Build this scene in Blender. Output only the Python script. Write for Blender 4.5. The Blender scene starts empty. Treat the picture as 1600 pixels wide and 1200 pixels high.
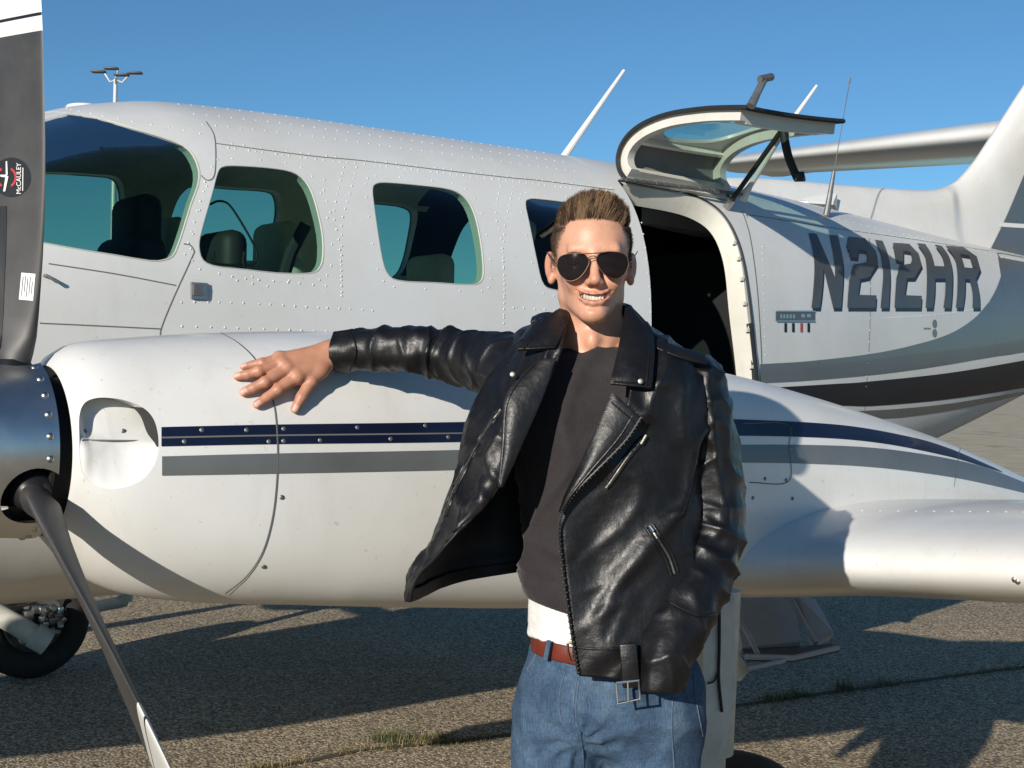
import bpy, bmesh, math, random
import numpy as np
from mathutils import Vector, Matrix, noise
from mathutils.bvhtree import BVHTree

scene = bpy.context.scene
COL = scene.collection
random.seed(7)
rng = np.random.default_rng(7)
rad = math.radians

# ------------------------------------------------------------------ camera
FPX = 2133.0                       # focal length in pixels of the 1600 px wide photograph (48 mm equivalent)
CAM_H = 1.5
PITCH = math.atan(15 / 2133)
ROLL = math.atan(0.0167)
cam_d = bpy.data.cameras.new("camera")
cam = bpy.data.objects.new("camera", cam_d)
COL.objects.link(cam)
cam_d.sensor_fit = 'HORIZONTAL'
cam_d.sensor_width = 36.0
cam_d.lens = 36.0 * FPX / 1600.0
cam_d.clip_start = 0.05
cam_d.clip_end = 6000.0
CAM_M = Matrix.Translation((0, 0, CAM_H)) @ Matrix.Rotation(math.pi / 2 - PITCH, 4, 'X') @ Matrix.Rotation(ROLL, 4, 'Z')
cam.matrix_world = CAM_M
scene.camera = cam

# ------------------------------------------------------------------ light
SUN_TRAVEL = Vector((0.44, 0.90, 0)).normalized()
SUN_EL = rad(18.0)
world = bpy.data.worlds.new("World")
scene.world = world
world.use_nodes = True
wn = world.node_tree
bg = wn.nodes["Background"]
sky = wn.nodes.new("ShaderNodeTexSky")
sky.sky_type = 'NISHITA'
sky.sun_disc = False
sky.sun_elevation = SUN_EL
# direction towards the sun: -SUN_TRAVEL ; Nishita rotation is measured clockwise from +Y
sky.sun_rotation = math.atan2(-SUN_TRAVEL.x, -SUN_TRAVEL.y)
sky.altitude = 1500.0
sky.air_density = 0.9
sky.dust_density = 0.0
sky.ozone_density = 3.0
mul = wn.nodes.new("ShaderNodeMix"); mul.data_type = 'RGBA'; mul.blend_type = 'MULTIPLY'
mul.inputs[0].default_value = 1.0; mul.inputs[7].default_value = (0.56, 0.83, 0.90, 1)
wn.links.new(sky.outputs[0], mul.inputs[6]); wn.links.new(mul.outputs[2], bg.inputs[0])
bg.inputs[1].default_value = 0.102
sun_d = bpy.data.lights.new("sun", 'SUN')
sun_d.energy = 5.0
sun_d.angle = rad(0.5)
sun_d.color = (1.0, 0.925, 0.82)
sun = bpy.data.objects.new("sun", sun_d)
COL.objects.link(sun)
sd = SUN_TRAVEL * math.cos(SUN_EL) + Vector((0, 0, -math.sin(SUN_EL)))
sun.rotation_euler = sd.to_track_quat('-Z', 'Y').to_euler()
sun.location = (-6, -12, 6)
vs = scene.view_settings
vs.view_transform = 'Standard'
vs.look = 'None'
vs.gamma = 1.0
vs.exposure = 0.18
vs.use_curve_mapping = False
scene.cycles.max_bounces = 12
scene.cycles.diffuse_bounces = 6
scene.cycles.transparent_max_bounces = 16
scene.cycles.caustics_reflective = False
scene.cycles.caustics_refractive = False

# ------------------------------------------------------------------ helpers
def link(o, parent=None):
    COL.objects.link(o)
    if parent is not None:
        o.parent = parent
    return o

def tag(o, label=None, cat=None, group=None, kind=None):
    if label: o["label"] = label
    if cat: o["category"] = cat
    if group: o["group"] = group
    if kind: o["kind"] = kind
    return o

def mesh_obj(name, verts, faces, mat, parent=None, smooth=True, sharp=None, mats=None, midx=None):
    me = bpy.data.meshes.new(name)
    me.from_pydata([tuple(v) for v in verts], [], [tuple(int(i) for i in f) for f in faces])
    for m in (mats or [mat]):
        me.materials.append(m)
    if midx is not None:
        me.polygons.foreach_set("material_index", midx)
    me.polygons.foreach_set("use_smooth", [smooth] * len(me.polygons))
    if sharp is not None:
        me.set_sharp_from_angle(angle=rad(sharp))
    me.update()
    o = bpy.data.objects.new(name, me)
    return link(o, parent)

class MB:
    """collects shapes into one mesh"""
    def __init__(s): s.v = []; s.f = []
    def add(s, verts, faces):
        n = len(s.v); s.v += [tuple(v) for v in verts]; s.f += [tuple(i + n for i in f) for f in faces]
    def box(s, c, size, M=None):
        x, y, z = (d / 2 for d in size)
        vs_ = [Vector((a * x, b * y, d * z)) for a in (-1, 1) for b in (-1, 1) for d in (-1, 1)]
        if M is not None: vs_ = [M @ v for v in vs_]
        vs_ = [v + Vector(c) for v in vs_]
        s.add(vs_, [(0, 1, 3, 2), (4, 6, 7, 5), (0, 4, 5, 1), (2, 3, 7, 6), (0, 2, 6, 4), (1, 5, 7, 3)])
    def tube(s, pts, r, n=10, cap=True):
        pts = [Vector(p) for p in pts]
        rs = r if isinstance(r, (list, tuple)) else [r] * len(pts)
        rings = tube_rings(pts, rs, n)
        v, f = loft_faces(rings, closed=True, cap=cap)
        s.add(v, f)
    def lathe(s, prof, o, axis, n=24, cap=True):
        axis = Vector(axis).normalized()
        a = axis.orthogonal().normalized(); b = axis.cross(a)
        rings = []
        for t, r in prof:
            rings.append([Vector(o) + axis * t + (a * math.cos(k * 2 * math.pi / n) + b * math.sin(k * 2 * math.pi / n)) * r for k in range(n)])
        v, f = loft_faces(rings, closed=True, cap=cap)
        s.add(v, f)
    def build(s, name, mat, parent=None, smooth=True, sharp=35):
        return mesh_obj(name, s.v, s.f, mat, parent, smooth, sharp)

def tube_rings(pts, rs, n):
    rings = []
    up = None
    for i, p in enumerate(pts):
        d = (pts[min(i + 1, len(pts) - 1)] - pts[max(i - 1, 0)]).normalized()
        if up is None:
            up = d.orthogonal().normalized()
        up = (up - d * up.dot(d)).normalized()
        b = d.cross(up)
        rings.append([p + (up * math.cos(2 * math.pi * k / n) + b * math.sin(2 * math.pi * k / n)) * rs[i] for k in range(n)])
    return rings

def loft_faces(rings, closed=True, cap=False):
    n = len(rings[0]); v = [p for r in rings for p in r]; f = []
    m = n if closed else n - 1
    for i in range(len(rings) - 1):
        for k in range(m):
            a = i * n + k; b = i * n + (k + 1) % n
            f.append((a, b, b + n, a + n))
    if cap:
        f.append(tuple(range(n))[::-1])
        f.append(tuple((len(rings) - 1) * n + k for k in range(n)))
    return v, f

def spline(pts, n, closed=False):
    """Catmull-Rom through pts (any dimension), n samples"""
    P = np.array(pts, float)
    if closed:
        Q = np.vstack([P[-1:], P, P[:2]])
        segs = len(P)
    else:
        Q = np.vstack([2 * P[0] - P[1], P, 2 * P[-1] - P[-2]])
        segs = len(P) - 1
    t = np.linspace(0, segs, n, endpoint=not closed)
    i = np.minimum(t.astype(int), segs - 1); w = (t - i)[:, None]
    a, b, c, d = Q[i], Q[i + 1], Q[i + 2], Q[i + 3]
    return 0.5 * (2 * b + (c - a) * w + (2 * a - 5 * b + 4 * c - d) * w ** 2 + (3 * b - a - 3 * c + d) * w ** 3)

def pchip(x, xs, ys):
    """monotone cubic interpolation"""
    xs = np.array(xs, float); ys = np.array(ys, float)
    h = np.diff(xs); dlt = np.diff(ys) / h
    m = np.zeros(len(xs)); m[0] = dlt[0]; m[-1] = dlt[-1]
    for i in range(1, len(xs) - 1):
        if dlt[i - 1] * dlt[i] > 0:
            w1 = 2 * h[i] + h[i - 1]; w2 = h[i] + 2 * h[i - 1]
            m[i] = (w1 + w2) / (w1 / dlt[i - 1] + w2 / dlt[i])
    x = np.clip(x, xs[0], xs[-1])
    i = np.clip(np.searchsorted(xs, x) - 1, 0, len(xs) - 2)
    t = (x - xs[i]) / h[i]
    return ((1 + 2 * t) * (1 - t) ** 2 * ys[i] + t * (1 - t) ** 2 * h[i] * m[i] + t * t * (3 - 2 * t) * ys[i + 1] + t * t * (t - 1) * h[i] * m[i + 1])

# rays of the measured photograph positions, used to place features on real surfaces
CAM_O = CAM_M.translation.copy()
CAM_R = CAM_M.to_3x3()
def ray(px, py):
    return (CAM_R @ Vector(((px - 800) / FPX, -(py - 600) / FPX, -1.0))).normalized()
def at(px, py, Y):
    d = ray(px, py)
    return CAM_O + d * ((Y - CAM_O.y) / d.y)
def on_ground(px, py, z=0.0):
    d = ray(px, py)
    return CAM_O + d * ((z - CAM_O.z) / d.z)

# ------------------------------------------------------------------ material helpers
def new_mat(name):
    m = bpy.data.materials.new(name); m.use_nodes = True
    nt = m.node_tree
    return m, nt, nt.nodes["Principled BSDF"], nt.nodes["Material Output"]

def N(nt, typ, **kw):
    n = nt.nodes.new(typ)
    for k, v in kw.items():
        if k.startswith("i_"):
            n.inputs[k[2:].replace("_", " ")].default_value = v
        else:
            setattr(n, k, v)
    return n

def ramp(nt, fac, stops, interp='LINEAR'):
    r = nt.nodes.new("ShaderNodeValToRGB"); r.color_ramp.interpolation = interp
    e = r.color_ramp.elements
    while len(e) > 1: e.remove(e[0])
    e[0].position = stops[0][0]; e[0].color = (*stops[0][1], 1)
    for p, c in stops[1:]:
        q = e.new(p); q.color = (*c, 1)
    nt.links.new(fac, r.inputs[0])
    return r.outputs[0]

def noise_tex(nt, vec, scale, detail=4, rough=0.55, dist=0.0):
    t = N(nt, "ShaderNodeTexNoise"); t.inputs["Scale"].default_value = scale; t.inputs["Detail"].default_value = detail
    t.inputs["Roughness"].default_value = rough; t.inputs["Distortion"].default_value = dist
    if vec is not None: nt.links.new(vec, t.inputs["Vector"])
    return t.outputs["Fac"]

def bump(nt, h, strength, dist, normal=None):
    b = N(nt, "ShaderNodeBump"); b.inputs["Strength"].default_value = strength; b.inputs["Distance"].default_value = dist
    nt.links.new(h, b.inputs["Height"])
    if normal is not None: nt.links.new(normal, b.inputs["Normal"])
    return b.outputs["Normal"]

def mixc(nt, fac, a, b, mode='MIX'):
    m = nt.nodes.new("ShaderNodeMix"); m.data_type = 'RGBA'; m.blend_type = mode
    for s, v in ((0, fac), (6, a), (7, b)):
        if hasattr(v, "is_linked") or hasattr(v, "links"): nt.links.new(v, m.inputs[s])
        else: m.inputs[s].default_value = v if s == 0 else (*v, 1)
    return m.outputs[2]

def plain(name, col, rough=0.5, metal=0.0, var=0.0, scale=8.0, bumps=None, coat=0.0, spec=0.5):
    m, nt, b, o = new_mat(name)
    tc = N(nt, "ShaderNodeTexCoord").outputs["Object"]
    b.inputs["Base Color"].default_value = (*col, 1)
    b.inputs["Roughness"].default_value = rough; b.inputs["Metallic"].default_value = metal
    b.inputs["Coat Weight"].default_value = coat; b.inputs["Specular IOR Level"].default_value = spec
    if var:
        f = noise_tex(nt, tc, scale, 5, 0.6)
        c = ramp(nt, f, [(0.3, tuple(x * (1 - var) for x in col)), (0.7, tuple(min(1, x * (1 + var)) for x in col))])
        nt.links.new(c, b.inputs["Base Color"])
        r = N(nt, "ShaderNodeMapRange"); r.inputs["To Min"].default_value = max(0.02, rough - 0.1); r.inputs["To Max"].default_value = min(1, rough + 0.1)
        nt.links.new(f, r.inputs["Value"]); nt.links.new(r.outputs[0], b.inputs["Roughness"])
    if bumps:
        nt.links.new(bump(nt, noise_tex(nt, tc, bumps[0], 4, 0.6), bumps[1], bumps[2]), b.inputs["Normal"])
    return m

def paint(name, col, rough=0.32, dirt=0.10, coat=0.3, wav=0.05):
    """old aircraft paint: soft mottling, fine specks, streaks of grime and slightly wavy sheet metal"""
    m, nt, b, o = new_mat(name)
    tc = N(nt, "ShaderNodeTexCoord").outputs["Object"]
    f1 = noise_tex(nt, tc, 2.3, 6, 0.62)
    mp = N(nt, "ShaderNodeMapping"); mp.inputs["Scale"].default_value = (14, 14, 2.0); nt.links.new(tc, mp.inputs[0])
    f2 = noise_tex(nt, mp.outputs[0], 1.0, 6, 0.65)
    f3 = noise_tex(nt, tc, 75.0, 3, 0.6)
    dk = tuple(c * (1 - dirt) * w for c, w in zip(col, (1.0, 0.985, 0.95)))
    c = ramp(nt, f1, [(0.35, dk), (0.62, col)])
    st = ramp(nt, f2, [(0.55, (1, 1, 1)), (0.80, (1 - dirt, 1 - dirt * 1.05, 1 - dirt * 1.3))])
    c = mixc(nt, 1.0, c, st, 'MULTIPLY')
    sp = ramp(nt, f3, [(0.27, (0.60, 0.55, 0.46)), (0.33, (1, 1, 1))])
    c = mixc(nt, min(1.0, dirt * 6), c, sp, 'MULTIPLY')
    nt.links.new(c, b.inputs["Base Color"])
    r = N(nt, "ShaderNodeMapRange"); r.inputs["To Min"].default_value = rough - 0.08; r.inputs["To Max"].default_value = rough + 0.14
    nt.links.new(f1, r.inputs["Value"]); nt.links.new(r.outputs[0], b.inputs["Roughness"])
    b.inputs["Coat Weight"].default_value = coat; b.inputs["Coat Roughness"].default_value = 0.12
    nr = bump(nt, noise_tex(nt, tc, 5.0, 2, 0.4), 0.5, wav * 0.05)
    nr = bump(nt, noise_tex(nt, tc, 260.0, 2, 0.5), 0.08, 0.001, nr)
    nt.links.new(nr, b.inputs["Normal"])
    return m

MT = {}
MT['fus'] = paint("fuselage_paint", (0.63, 0.64, 0.635), 0.36, 0.07, 0.2)
MT['white'] = paint("white_paint", (0.685, 0.685, 0.665), 0.32, 0.09, 0.35)
MT['cream'] = paint("cream_paint", (0.64, 0.63, 0.575), 0.45, 0.14, 0.0)
MT['navy'] = plain("navy_stripe_paint", (0.005, 0.008, 0.026), 0.3, 0, 0.25, 6, coat=0.1)
MT['grey'] = plain("grey_stripe_paint", (0.115, 0.125, 0.125), 0.3, 0, 0.12, 5, coat=0.3)
MT['bluegrey'] = plain("blue_grey_paint", (0.095, 0.115, 0.13), 0.3, 0, 0.10, 3, coat=0.3)
MT['blackstripe'] = plain("black_stripe_paint", (0.009, 0.009, 0.013), 0.38, 0, 0.2, 5, spec=0.3)
MT['letter'] = plain("letter_paint", (0.064, 0.071, 0.075), 0.35, 0, 0.12, 7)
MT['lettershadow'] = plain("letter_shadow_paint", (0.010, 0.014, 0.026), 0.35)
MT['linewhite'] = plain("white_line_paint", (0.70, 0.70, 0.68), 0.35)
MT['seam'] = plain("panel_gap", (0.13, 0.125, 0.115), 0.8)
MT['liner'] = plain("cabin_liner", (0.84, 0.82, 0.72), 0.85, 0, 0.15, 9)
MT['linershade'] = plain("cabin_liner_shade", (0.010, 0.010, 0.011), 0.9)  # shade inside the door opening, put into the liner colour
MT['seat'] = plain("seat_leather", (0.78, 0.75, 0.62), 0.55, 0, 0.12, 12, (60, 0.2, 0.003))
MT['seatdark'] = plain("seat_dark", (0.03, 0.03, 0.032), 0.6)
MT['carpet'] = plain("cabin_carpet", (0.68, 0.65, 0.56), 0.95, 0, 0.2, 30)
MT['black'] = plain("black_rubber", (0.012, 0.012, 0.012), 0.65, 0, 0.2, 20)
MT['tyre'] = plain("tyre_rubber", (0.020, 0.019, 0.018), 0.8, 0, 0.3, 16, (90, 0.3, 0.004))
MT['chrome'] = plain("polished_metal", (0.66, 0.655, 0.64), 0.33, 1.0, 0.12, 9, (30, 0.06, 0.002))
MT['steel'] = plain("steel", (0.45, 0.44, 0.42), 0.35, 1.0, 0.2, 20)
MT['blade'] = plain("propeller_blade_paint", (0.040, 0.039, 0.039), 0.5, 0, 0.25, 11, (40, 0.1, 0.002))
MT['bladeblk'] = plain("blade_root_black", (0.014, 0.014, 0.015), 0.30, 0, 0.3, 14)
MT['dullmetal'] = plain("dull_metal", (0.20, 0.20, 0.20), 0.5, 0.7, 0.25, 25)
MT['gear'] = plain("gear_paint", (0.55, 0.54, 0.48), 0.5, 0, 0.18, 14)
MT['stair'] = plain("stair_paint", (0.34, 0.38, 0.45), 0.5, 0, 0.1, 9)

def glass_mat(name, tint, rough=0.02):
    m, nt, b, o = new_mat(name)
    nt.nodes.remove(b)
    tr = N(nt, "ShaderNodeBsdfTransparent"); tr.inputs[0].default_value = (*tint, 1)
    gl = N(nt, "ShaderNodeBsdfGlossy"); gl.inputs["Roughness"].default_value = rough
    lw = N(nt, "ShaderNodeFresnel"); lw.inputs["IOR"].default_value = 1.28
    tc = N(nt, "ShaderNodeTexCoord").outputs["Object"]
    mx = N(nt, "ShaderNodeMixShader")
    nt.links.new(lw.outputs[0], mx.inputs[0]); nt.links.new(tr.outputs[0], mx.inputs[1]); nt.links.new(gl.outputs[0], mx.inputs[2])
    nt.links.new(mx.outputs[0], o.inputs[0])
    return m
MT['glass'] = glass_mat("tinted_window_plastic", (0.45, 0.62, 0.54))

# ------------------------------------------------------------------ setting: ground
def ground():
    m, nt, b, o = new_mat("asphalt")
    tc = N(nt, "ShaderNodeTexCoord").outputs["Object"]
    v = N(nt, "ShaderNodeTexVoronoi"); v.inputs["Scale"].default_value = 95.0; nt.links.new(tc, v.inputs["Vector"])
    f1 = noise_tex(nt, tc, 0.9, 6, 0.6)
    f2 = noise_tex(nt, tc, 34.0, 4, 0.7)
    f3 = noise_tex(nt, tc, 0.13, 5, 0.6)
    stone = ramp(nt, N(nt, "ShaderNodeSeparateColor").outputs[0], [(0, (0, 0, 0)), (1, (1, 1, 1))])
    sep = [n for n in nt.nodes if n.type == 'SEPARATE_COLOR'][0]
    nt.links.new(v.outputs["Color"], sep.inputs[0])
    c1 = ramp(nt, sep.outputs[0], [(0.0, (0.15, 0.118, 0.076)), (0.35, (0.38, 0.308, 0.203)), (0.75, (0.62, 0.51, 0.35)), (1.0, (0.82, 0.71, 0.53))])
    gap = ramp(nt, v.outputs["Distance"], [(0.30, (1, 1, 1)), (0.75, (0.42, 0.40, 0.38))])
    c1 = mixc(nt, 1.0, c1, gap, 'MULTIPLY')
    big = ramp(nt, f1, [(0.3, (0.80, 0.80, 0.80)), (0.7, (1.12, 1.10, 1.08))])
    c1 = mixc(nt, 1.0, c1, big, 'MULTIPLY')
    med = ramp(nt, f2, [(0.3, (0.62, 0.62, 0.62)), (0.7, (1.2, 1.2, 1.2))])
    c1 = mixc(nt, 1.0, c1, med, 'MULTIPLY')
    tan = ramp(nt, f3, [(0.42, (1, 1, 1)), (0.62, (1.10, 1.04, 0.95))])
    c1 = mixc(nt, 1.0, c1, tan, 'MULTIPLY')
    nt.links.new(c1, b.inputs["Base Color"])
    b.inputs["Roughness"].default_value = 0.9
    h = mixc(nt, 0.5, v.outputs["Distance"], f2)
    inv = N(nt, "ShaderNodeInvert"); nt.links.new(h, inv.inputs[1])
    nt.links.new(bump(nt, inv.outputs[0], 0.7, 0.010), b.inputs["Normal"])
    # a gently uneven sheet near the aircraft, running on flat to the horizon
    R = [0, 2, 4, 6, 8, 10, 13, 17, 24, 40, 80, 160, 400, 1000, 2500, 5000]
    vs_ = [(0.0, 6.0, 0.0)]; fs = []
    n = 64
    for r in R[1:]:
        for k in range(n):
            a = 2 * math.pi * k / n
            vs_.append((r * math.cos(a), 6 + r * math.sin(a), 0.0))
    for k in range(n): fs.append((0, 1 + k, 1 + (k + 1) % n))
    for i in range(len(R) - 2):
        for k in range(n):
            a = 1 + i * n + k; c = 1 + i * n + (k + 1) % n
            fs.append((a, a + n, c + n, c))
    g = mesh_obj("ground", vs_, fs, m, smooth=False)
    tag(g, kind="structure")
    # pale gravel beyond the apron
    mg, ntg, bgv, og = new_mat("dry_gravel")
    tcg = N(ntg, "ShaderNodeTexCoord").outputs["Object"]
    cg = ramp(ntg, noise_tex(ntg, tcg, 1.4, 8, 0.7), [(0.30, (0.33, 0.275, 0.18)), (0.55, (0.46, 0.39, 0.27)), (0.75, (0.54, 0.46, 0.33))])
    mpg = N(ntg, "ShaderNodeMapping"); mpg.inputs["Scale"].default_value = (0.5, 0.16, 1); ntg.links.new(tcg, mpg.inputs[0])
    cg = mixc(ntg, 1.0, cg, ramp(ntg, noise_tex(ntg, mpg.outputs[0], 1.0, 7, 0.7), [(0.60, (1, 1, 1)), (0.70, (0.62, 0.60, 0.52))]), 'MULTIPLY')
    ntg.links.new(cg, bgv.inputs["Base Color"]); bgv.inputs["Roughness"].default_value = 0.95
    gf = mesh_obj("gravel_field", [(-4000, 17.5, .004), (4000, 17.5, .004), (4000, 4800, .004), (-4000, 4800, .004)], [(0, 1, 2, 3)], mg, smooth=False)
    tag(gf, kind="structure")
    # painted apron line far behind the tail
    ml = plain("worn_line_paint", (0.42, 0.40, 0.35), 0.8, 0, 0.25, 3)
    p, q = on_ground(1400, 669.5), on_ground(1700, 690.5)
    d = (q - p).normalized(); nrm = Vector((-d.y, d.x, 0)) * 0.16
    a, c = p - d * 30, q + d * 20
    o2 = mesh_obj("painted_line", [a - nrm + Vector((0, 0, .009)), c - nrm + Vector((0, 0, .009)), c + nrm + Vector((0, 0, .009)), a + nrm + Vector((0, 0, .009))], [(0, 1, 2, 3)], ml, smooth=False)
    tag(o2, kind="structure")
ground()
# ------------------------------------------------------------------ airplane
# local frame of the airplane: x aft from the propeller disc, y away from the camera (to its right wing), z up
TH = rad(36.6)
AIR = bpy.data.objects.new("airplane", None)
AIR.location = (-2.039, 4.046, 0.0)
AIR.rotation_euler = (0, 0, TH)
link(AIR)
tag(AIR, "white and grey twin engine propeller airplane with its rear cabin door open", "airplane")
AM = Matrix.Translation(AIR.location) @ Matrix.Rotation(TH, 4, 'Z')
AMI = AM.inverted()
L_O = AMI @ CAM_O
def lray(px, py):
    return (AMI.to_3x3() @ ray(px, py)).normalized()
def on_plane(px, py, ax, val):
    d = lray(px, py)
    return L_O + d * ((val - L_O[ax]) / d[ax])
def toL(w): return AMI @ Vector(w)
EY = -1.85                                   # engine line

# ---- fuselage sections
FX = [-3.3, -3.1, -2.3, -1.2, -0.5, 0.0, 0.4, 0.7, 0.95, 1.4, 2.9, 3.5, 4.3, 5.2, 6.1, 7.0, 7.6]
FW = [0.04, 0.20, 0.40, 0.58, 0.68, 0.72, 0.745, 0.755, 0.76, 0.76, 0.75, 0.69, 0.56, 0.41, 0.27, 0.13, 0.04]
FT = [1.25, 1.42, 1.58, 1.72, 1.83, 1.98, 2.22, 2.335, 2.375, 2.385, 2.38, 2.355, 2.31, 2.25, 2.20, 2.15, 2.10]
FB = [1.10, 0.98, 0.86, 0.76, 0.735, 0.745, 0.76, 0.76, 0.76, 0.76, 0.77, 0.83, 0.99, 1.21, 1.46, 1.72, 1.88]
def fus_sec(x, off=0.0, n=112):
    w = float(pchip(x, FX, FW)) - off; t = float(pchip(x, FX, FT)) - off; b = float(pchip(x, FX, FB)) + off
    w = max(w, 0.012); zc = b + 0.52 * (t - b)
    out = []
    for k in range(n):
        a = 2 * math.pi * k / n
        c, s = math.cos(a), math.sin(a)
        e = 2.7 if s >= 0 else 2.5
        h = (t - zc) if s >= 0 else (zc - b)
        out.append(Vector((x, w * math.copysign(abs(c) ** (2 / e), c), zc + h * math.copysign(abs(s) ** (2 / e), s))))
    return out
fus_x = list(np.linspace(-3.3, 7.6, 180))
ov, of = loft_faces([fus_sec(x) for x in fus_x], True, True)
FUS_BVH = BVHTree.FromPolygons([tuple(v) for v in ov], of)
in_x = list(np.linspace(-1.2, 4.05, 80))
iv, if_ = loft_faces([fus_sec(x, 0.040) for x in in_x], True, True)

def hit(bvh, px, py):
    r = bvh.ray_cast(L_O, lray(px, py))
    return (r[0], r[1]) if r[0] is not None else None

# ---- outlines measured in the photograph
W_PX = {
 1: [(77,175),(100,176),(150,183),(200,198),(250,213),(287,227),(303,243),(312,267),(310,290),(300,317),(290,350),(279,383),(270,401),(255,407),(235,408),(180,399),(130,391),(75,381),(30,372),(5,350),(-8,310),(-4,250),(12,205),(40,184)],
 2: [(340,270),(349,260),(374,259),(419,262),(452,267),(471,276),(486,296),(497,330),(505,371),(505,405),(499,420),(486,427),(437,427),(381,421),(336,416),(317,407),(311,390),(312,371),(321,337),(332,300)],
 3: [(582,296),(587,287),(606,285),(662,290),(700,295),(722,304),(737,322),(747,352),(754,394),(756,427),(751,441),(734,445),(681,442),(625,439),(606,429),(597,405),(589,356),(584,319)],
 4: [(821,319),(826,311),(845,311),(900,318),(932,326),(950,342),(960,370),(965,420),(962,445),(948,455),(900,456),(866,453),(848,443),(838,405),(827,350)],
}
def smooth_px(pts, n=48):
    return [tuple(p) for p in spline(pts, n, closed=True)]
WIN = {}
for k, pts in W_PX.items():
    loc = []
    for (px, py) in smooth_px(pts):
        h = hit(FUS_BVH, px, py)
        loc.append(h[0])
    WIN[k] = loc

FAR_PX = {
 1: [(60,272),(150,276),(175,281),(184,296),(186,320),(180,355),(171,385),(160,394),(60,385),(-30,376),(-30,280)],
 2: [(300,292),(360,296),(415,300),(428,312),(429,340),(420,372),(408,398),(395,408),(330,404),(275,398),(258,385),(256,365),(262,335),(275,305)],
 3: [(520,316),(600,320),(632,326),(641,338),(637,370),(628,410),(615,432),(590,438),(520,432),(505,415),(502,380),(506,340)],
 4: [(735,338),(780,341),(815,346),(826,360),(822,390),(812,430),(800,445),(760,446),(700,443),(688,438),(692,418),(702,385),(715,355)],
}
FARWIN = {}
for k, pts in FAR_PX.items():
    loc = []
    for (px, py) in smooth_px(pts):
        d = lray(px, py); q = L_O + d * 14.0
        r = FUS_BVH.ray_cast(q, -d)
        if r[0] is not None: loc.append(r[0])
    FARWIN[k] = loc
def prism(poly_xz, y0, y1):
    n = len(poly_xz)
    v = [Vector((x, y0, z)) for x, z in poly_xz] + [Vector((x, y1, z)) for x, z in poly_xz]
    f = [tuple(range(n)), tuple(range(2 * n - 1, n - 1, -1))]
    f += [(i, i + n, (i + 1) % n + n, (i + 1) % n) for i in range(n)]
    me = bpy.data.meshes.new("cutter"); me.from_pydata([tuple(p) for p in v], [], f)
    bm = bmesh.new(); bm.from_mesh(me); bmesh.ops.recalc_face_normals(bm, faces=bm.faces); bm.to_mesh(me); bm.free()
    o = bpy.data.objects.new("cutter", me); COL.objects.link(o)
    return o

def fixn(o):
    bm = bmesh.new(); bm.from_mesh(o.data)
    bmesh.ops.remove_doubles(bm, verts=bm.verts, dist=1e-6)
    bmesh.ops.dissolve_degenerate(bm, dist=1e-7, edges=bm.edges)
    bmesh.ops.recalc_face_normals(bm, faces=bm.faces)
    bm.to_mesh(o.data); bm.free()

def boolean(o, cutters, op='DIFFERENCE'):
    for c in [o] + list(cutters): fixn(c)
    for c in cutters: c.parent = AIR
    bpy.context.view_layer.update()
    for c in cutters:
        m = o.modifiers.new("b", 'BOOLEAN'); m.operation = op; m.solver = 'EXACT'; m.object = c
    dg = bpy.context.evaluated_depsgraph_get(); dg.update()
    me = bpy.data.meshes.new_from_object(o.evaluated_get(dg), depsgraph=dg)
    o.modifiers.clear()
    old = o.data; o.data = me
    bpy.data.meshes.remove(old)
    for c in cutters:
        d = c.data; bpy.data.objects.remove(c); bpy.data.meshes.remove(d)

def transfer_normals(o, bvh, ang=24):
    """give faces that lie on the analytic surface its smooth normals, so cuts do not disturb the shading"""
    me = o.data
    ca = math.cos(rad(ang))
    cache = {}
    nl = [None] * len(me.loops)
    for p in me.polygons:
        pn = p.normal
        for li in p.loop_indices:
            vi = me.loops[li].vertex_index
            if vi not in cache:
                cache[vi] = bvh(me.vertices[vi].co)
            an = cache[vi]
            nl[li] = an if (an is not None and an.dot(pn) > ca) else (-an if (an is not None and -an.dot(pn) > ca) else pn)
    me.polygons.foreach_set("use_smooth", [True] * len(me.polygons))
    me.normals_split_custom_set([tuple(n) for n in nl])

def fus_normal(co):
    x = co.x; e = 0.02
    def F(x, y, z):
        w = float(pchip(x, FX, FW)); t = float(pchip(x, FX, FT)); b = float(pchip(x, FX, FB)); zc = b + 0.52 * (t - b)
        ex = 2.7 if z >= zc else 2.5
        h = (t - zc) if z >= zc else (zc - b)
        return abs(y / w) ** ex + abs((z - zc) / h) ** ex
    if x <= -3.25 or x >= 7.55: return None
    g = Vector((F(x + e, co.y, co.z) - F(x - e, co.y, co.z), F(x, co.y + e, co.z) - F(x, co.y - e, co.z), F(x, co.y, co.z + e) - F(x, co.y, co.z - e)))
    return g.normalized() if g.length > 1e-6 else None

# ---- fuselage shell
fus = mesh_obj("fuselage", ov, of, MT['fus'], AIR)
inner = mesh_obj("cutter", iv, if_, MT['liner'])
cuts = [inner]
for k in WIN:
    cuts.append(prism([(p.x, p.z) for p in WIN[k]], -1.2, -0.36))
    cuts.append(prism([(p.x, p.z) for p in FARWIN[k]], 0.36, 1.2))
ws = prism([(-0.50, 1.80), (-0.08, 1.97), (0.12, 2.6), (-0.60, 2.6)], -0.46, 0.46)
cuts.append(ws)
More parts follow.
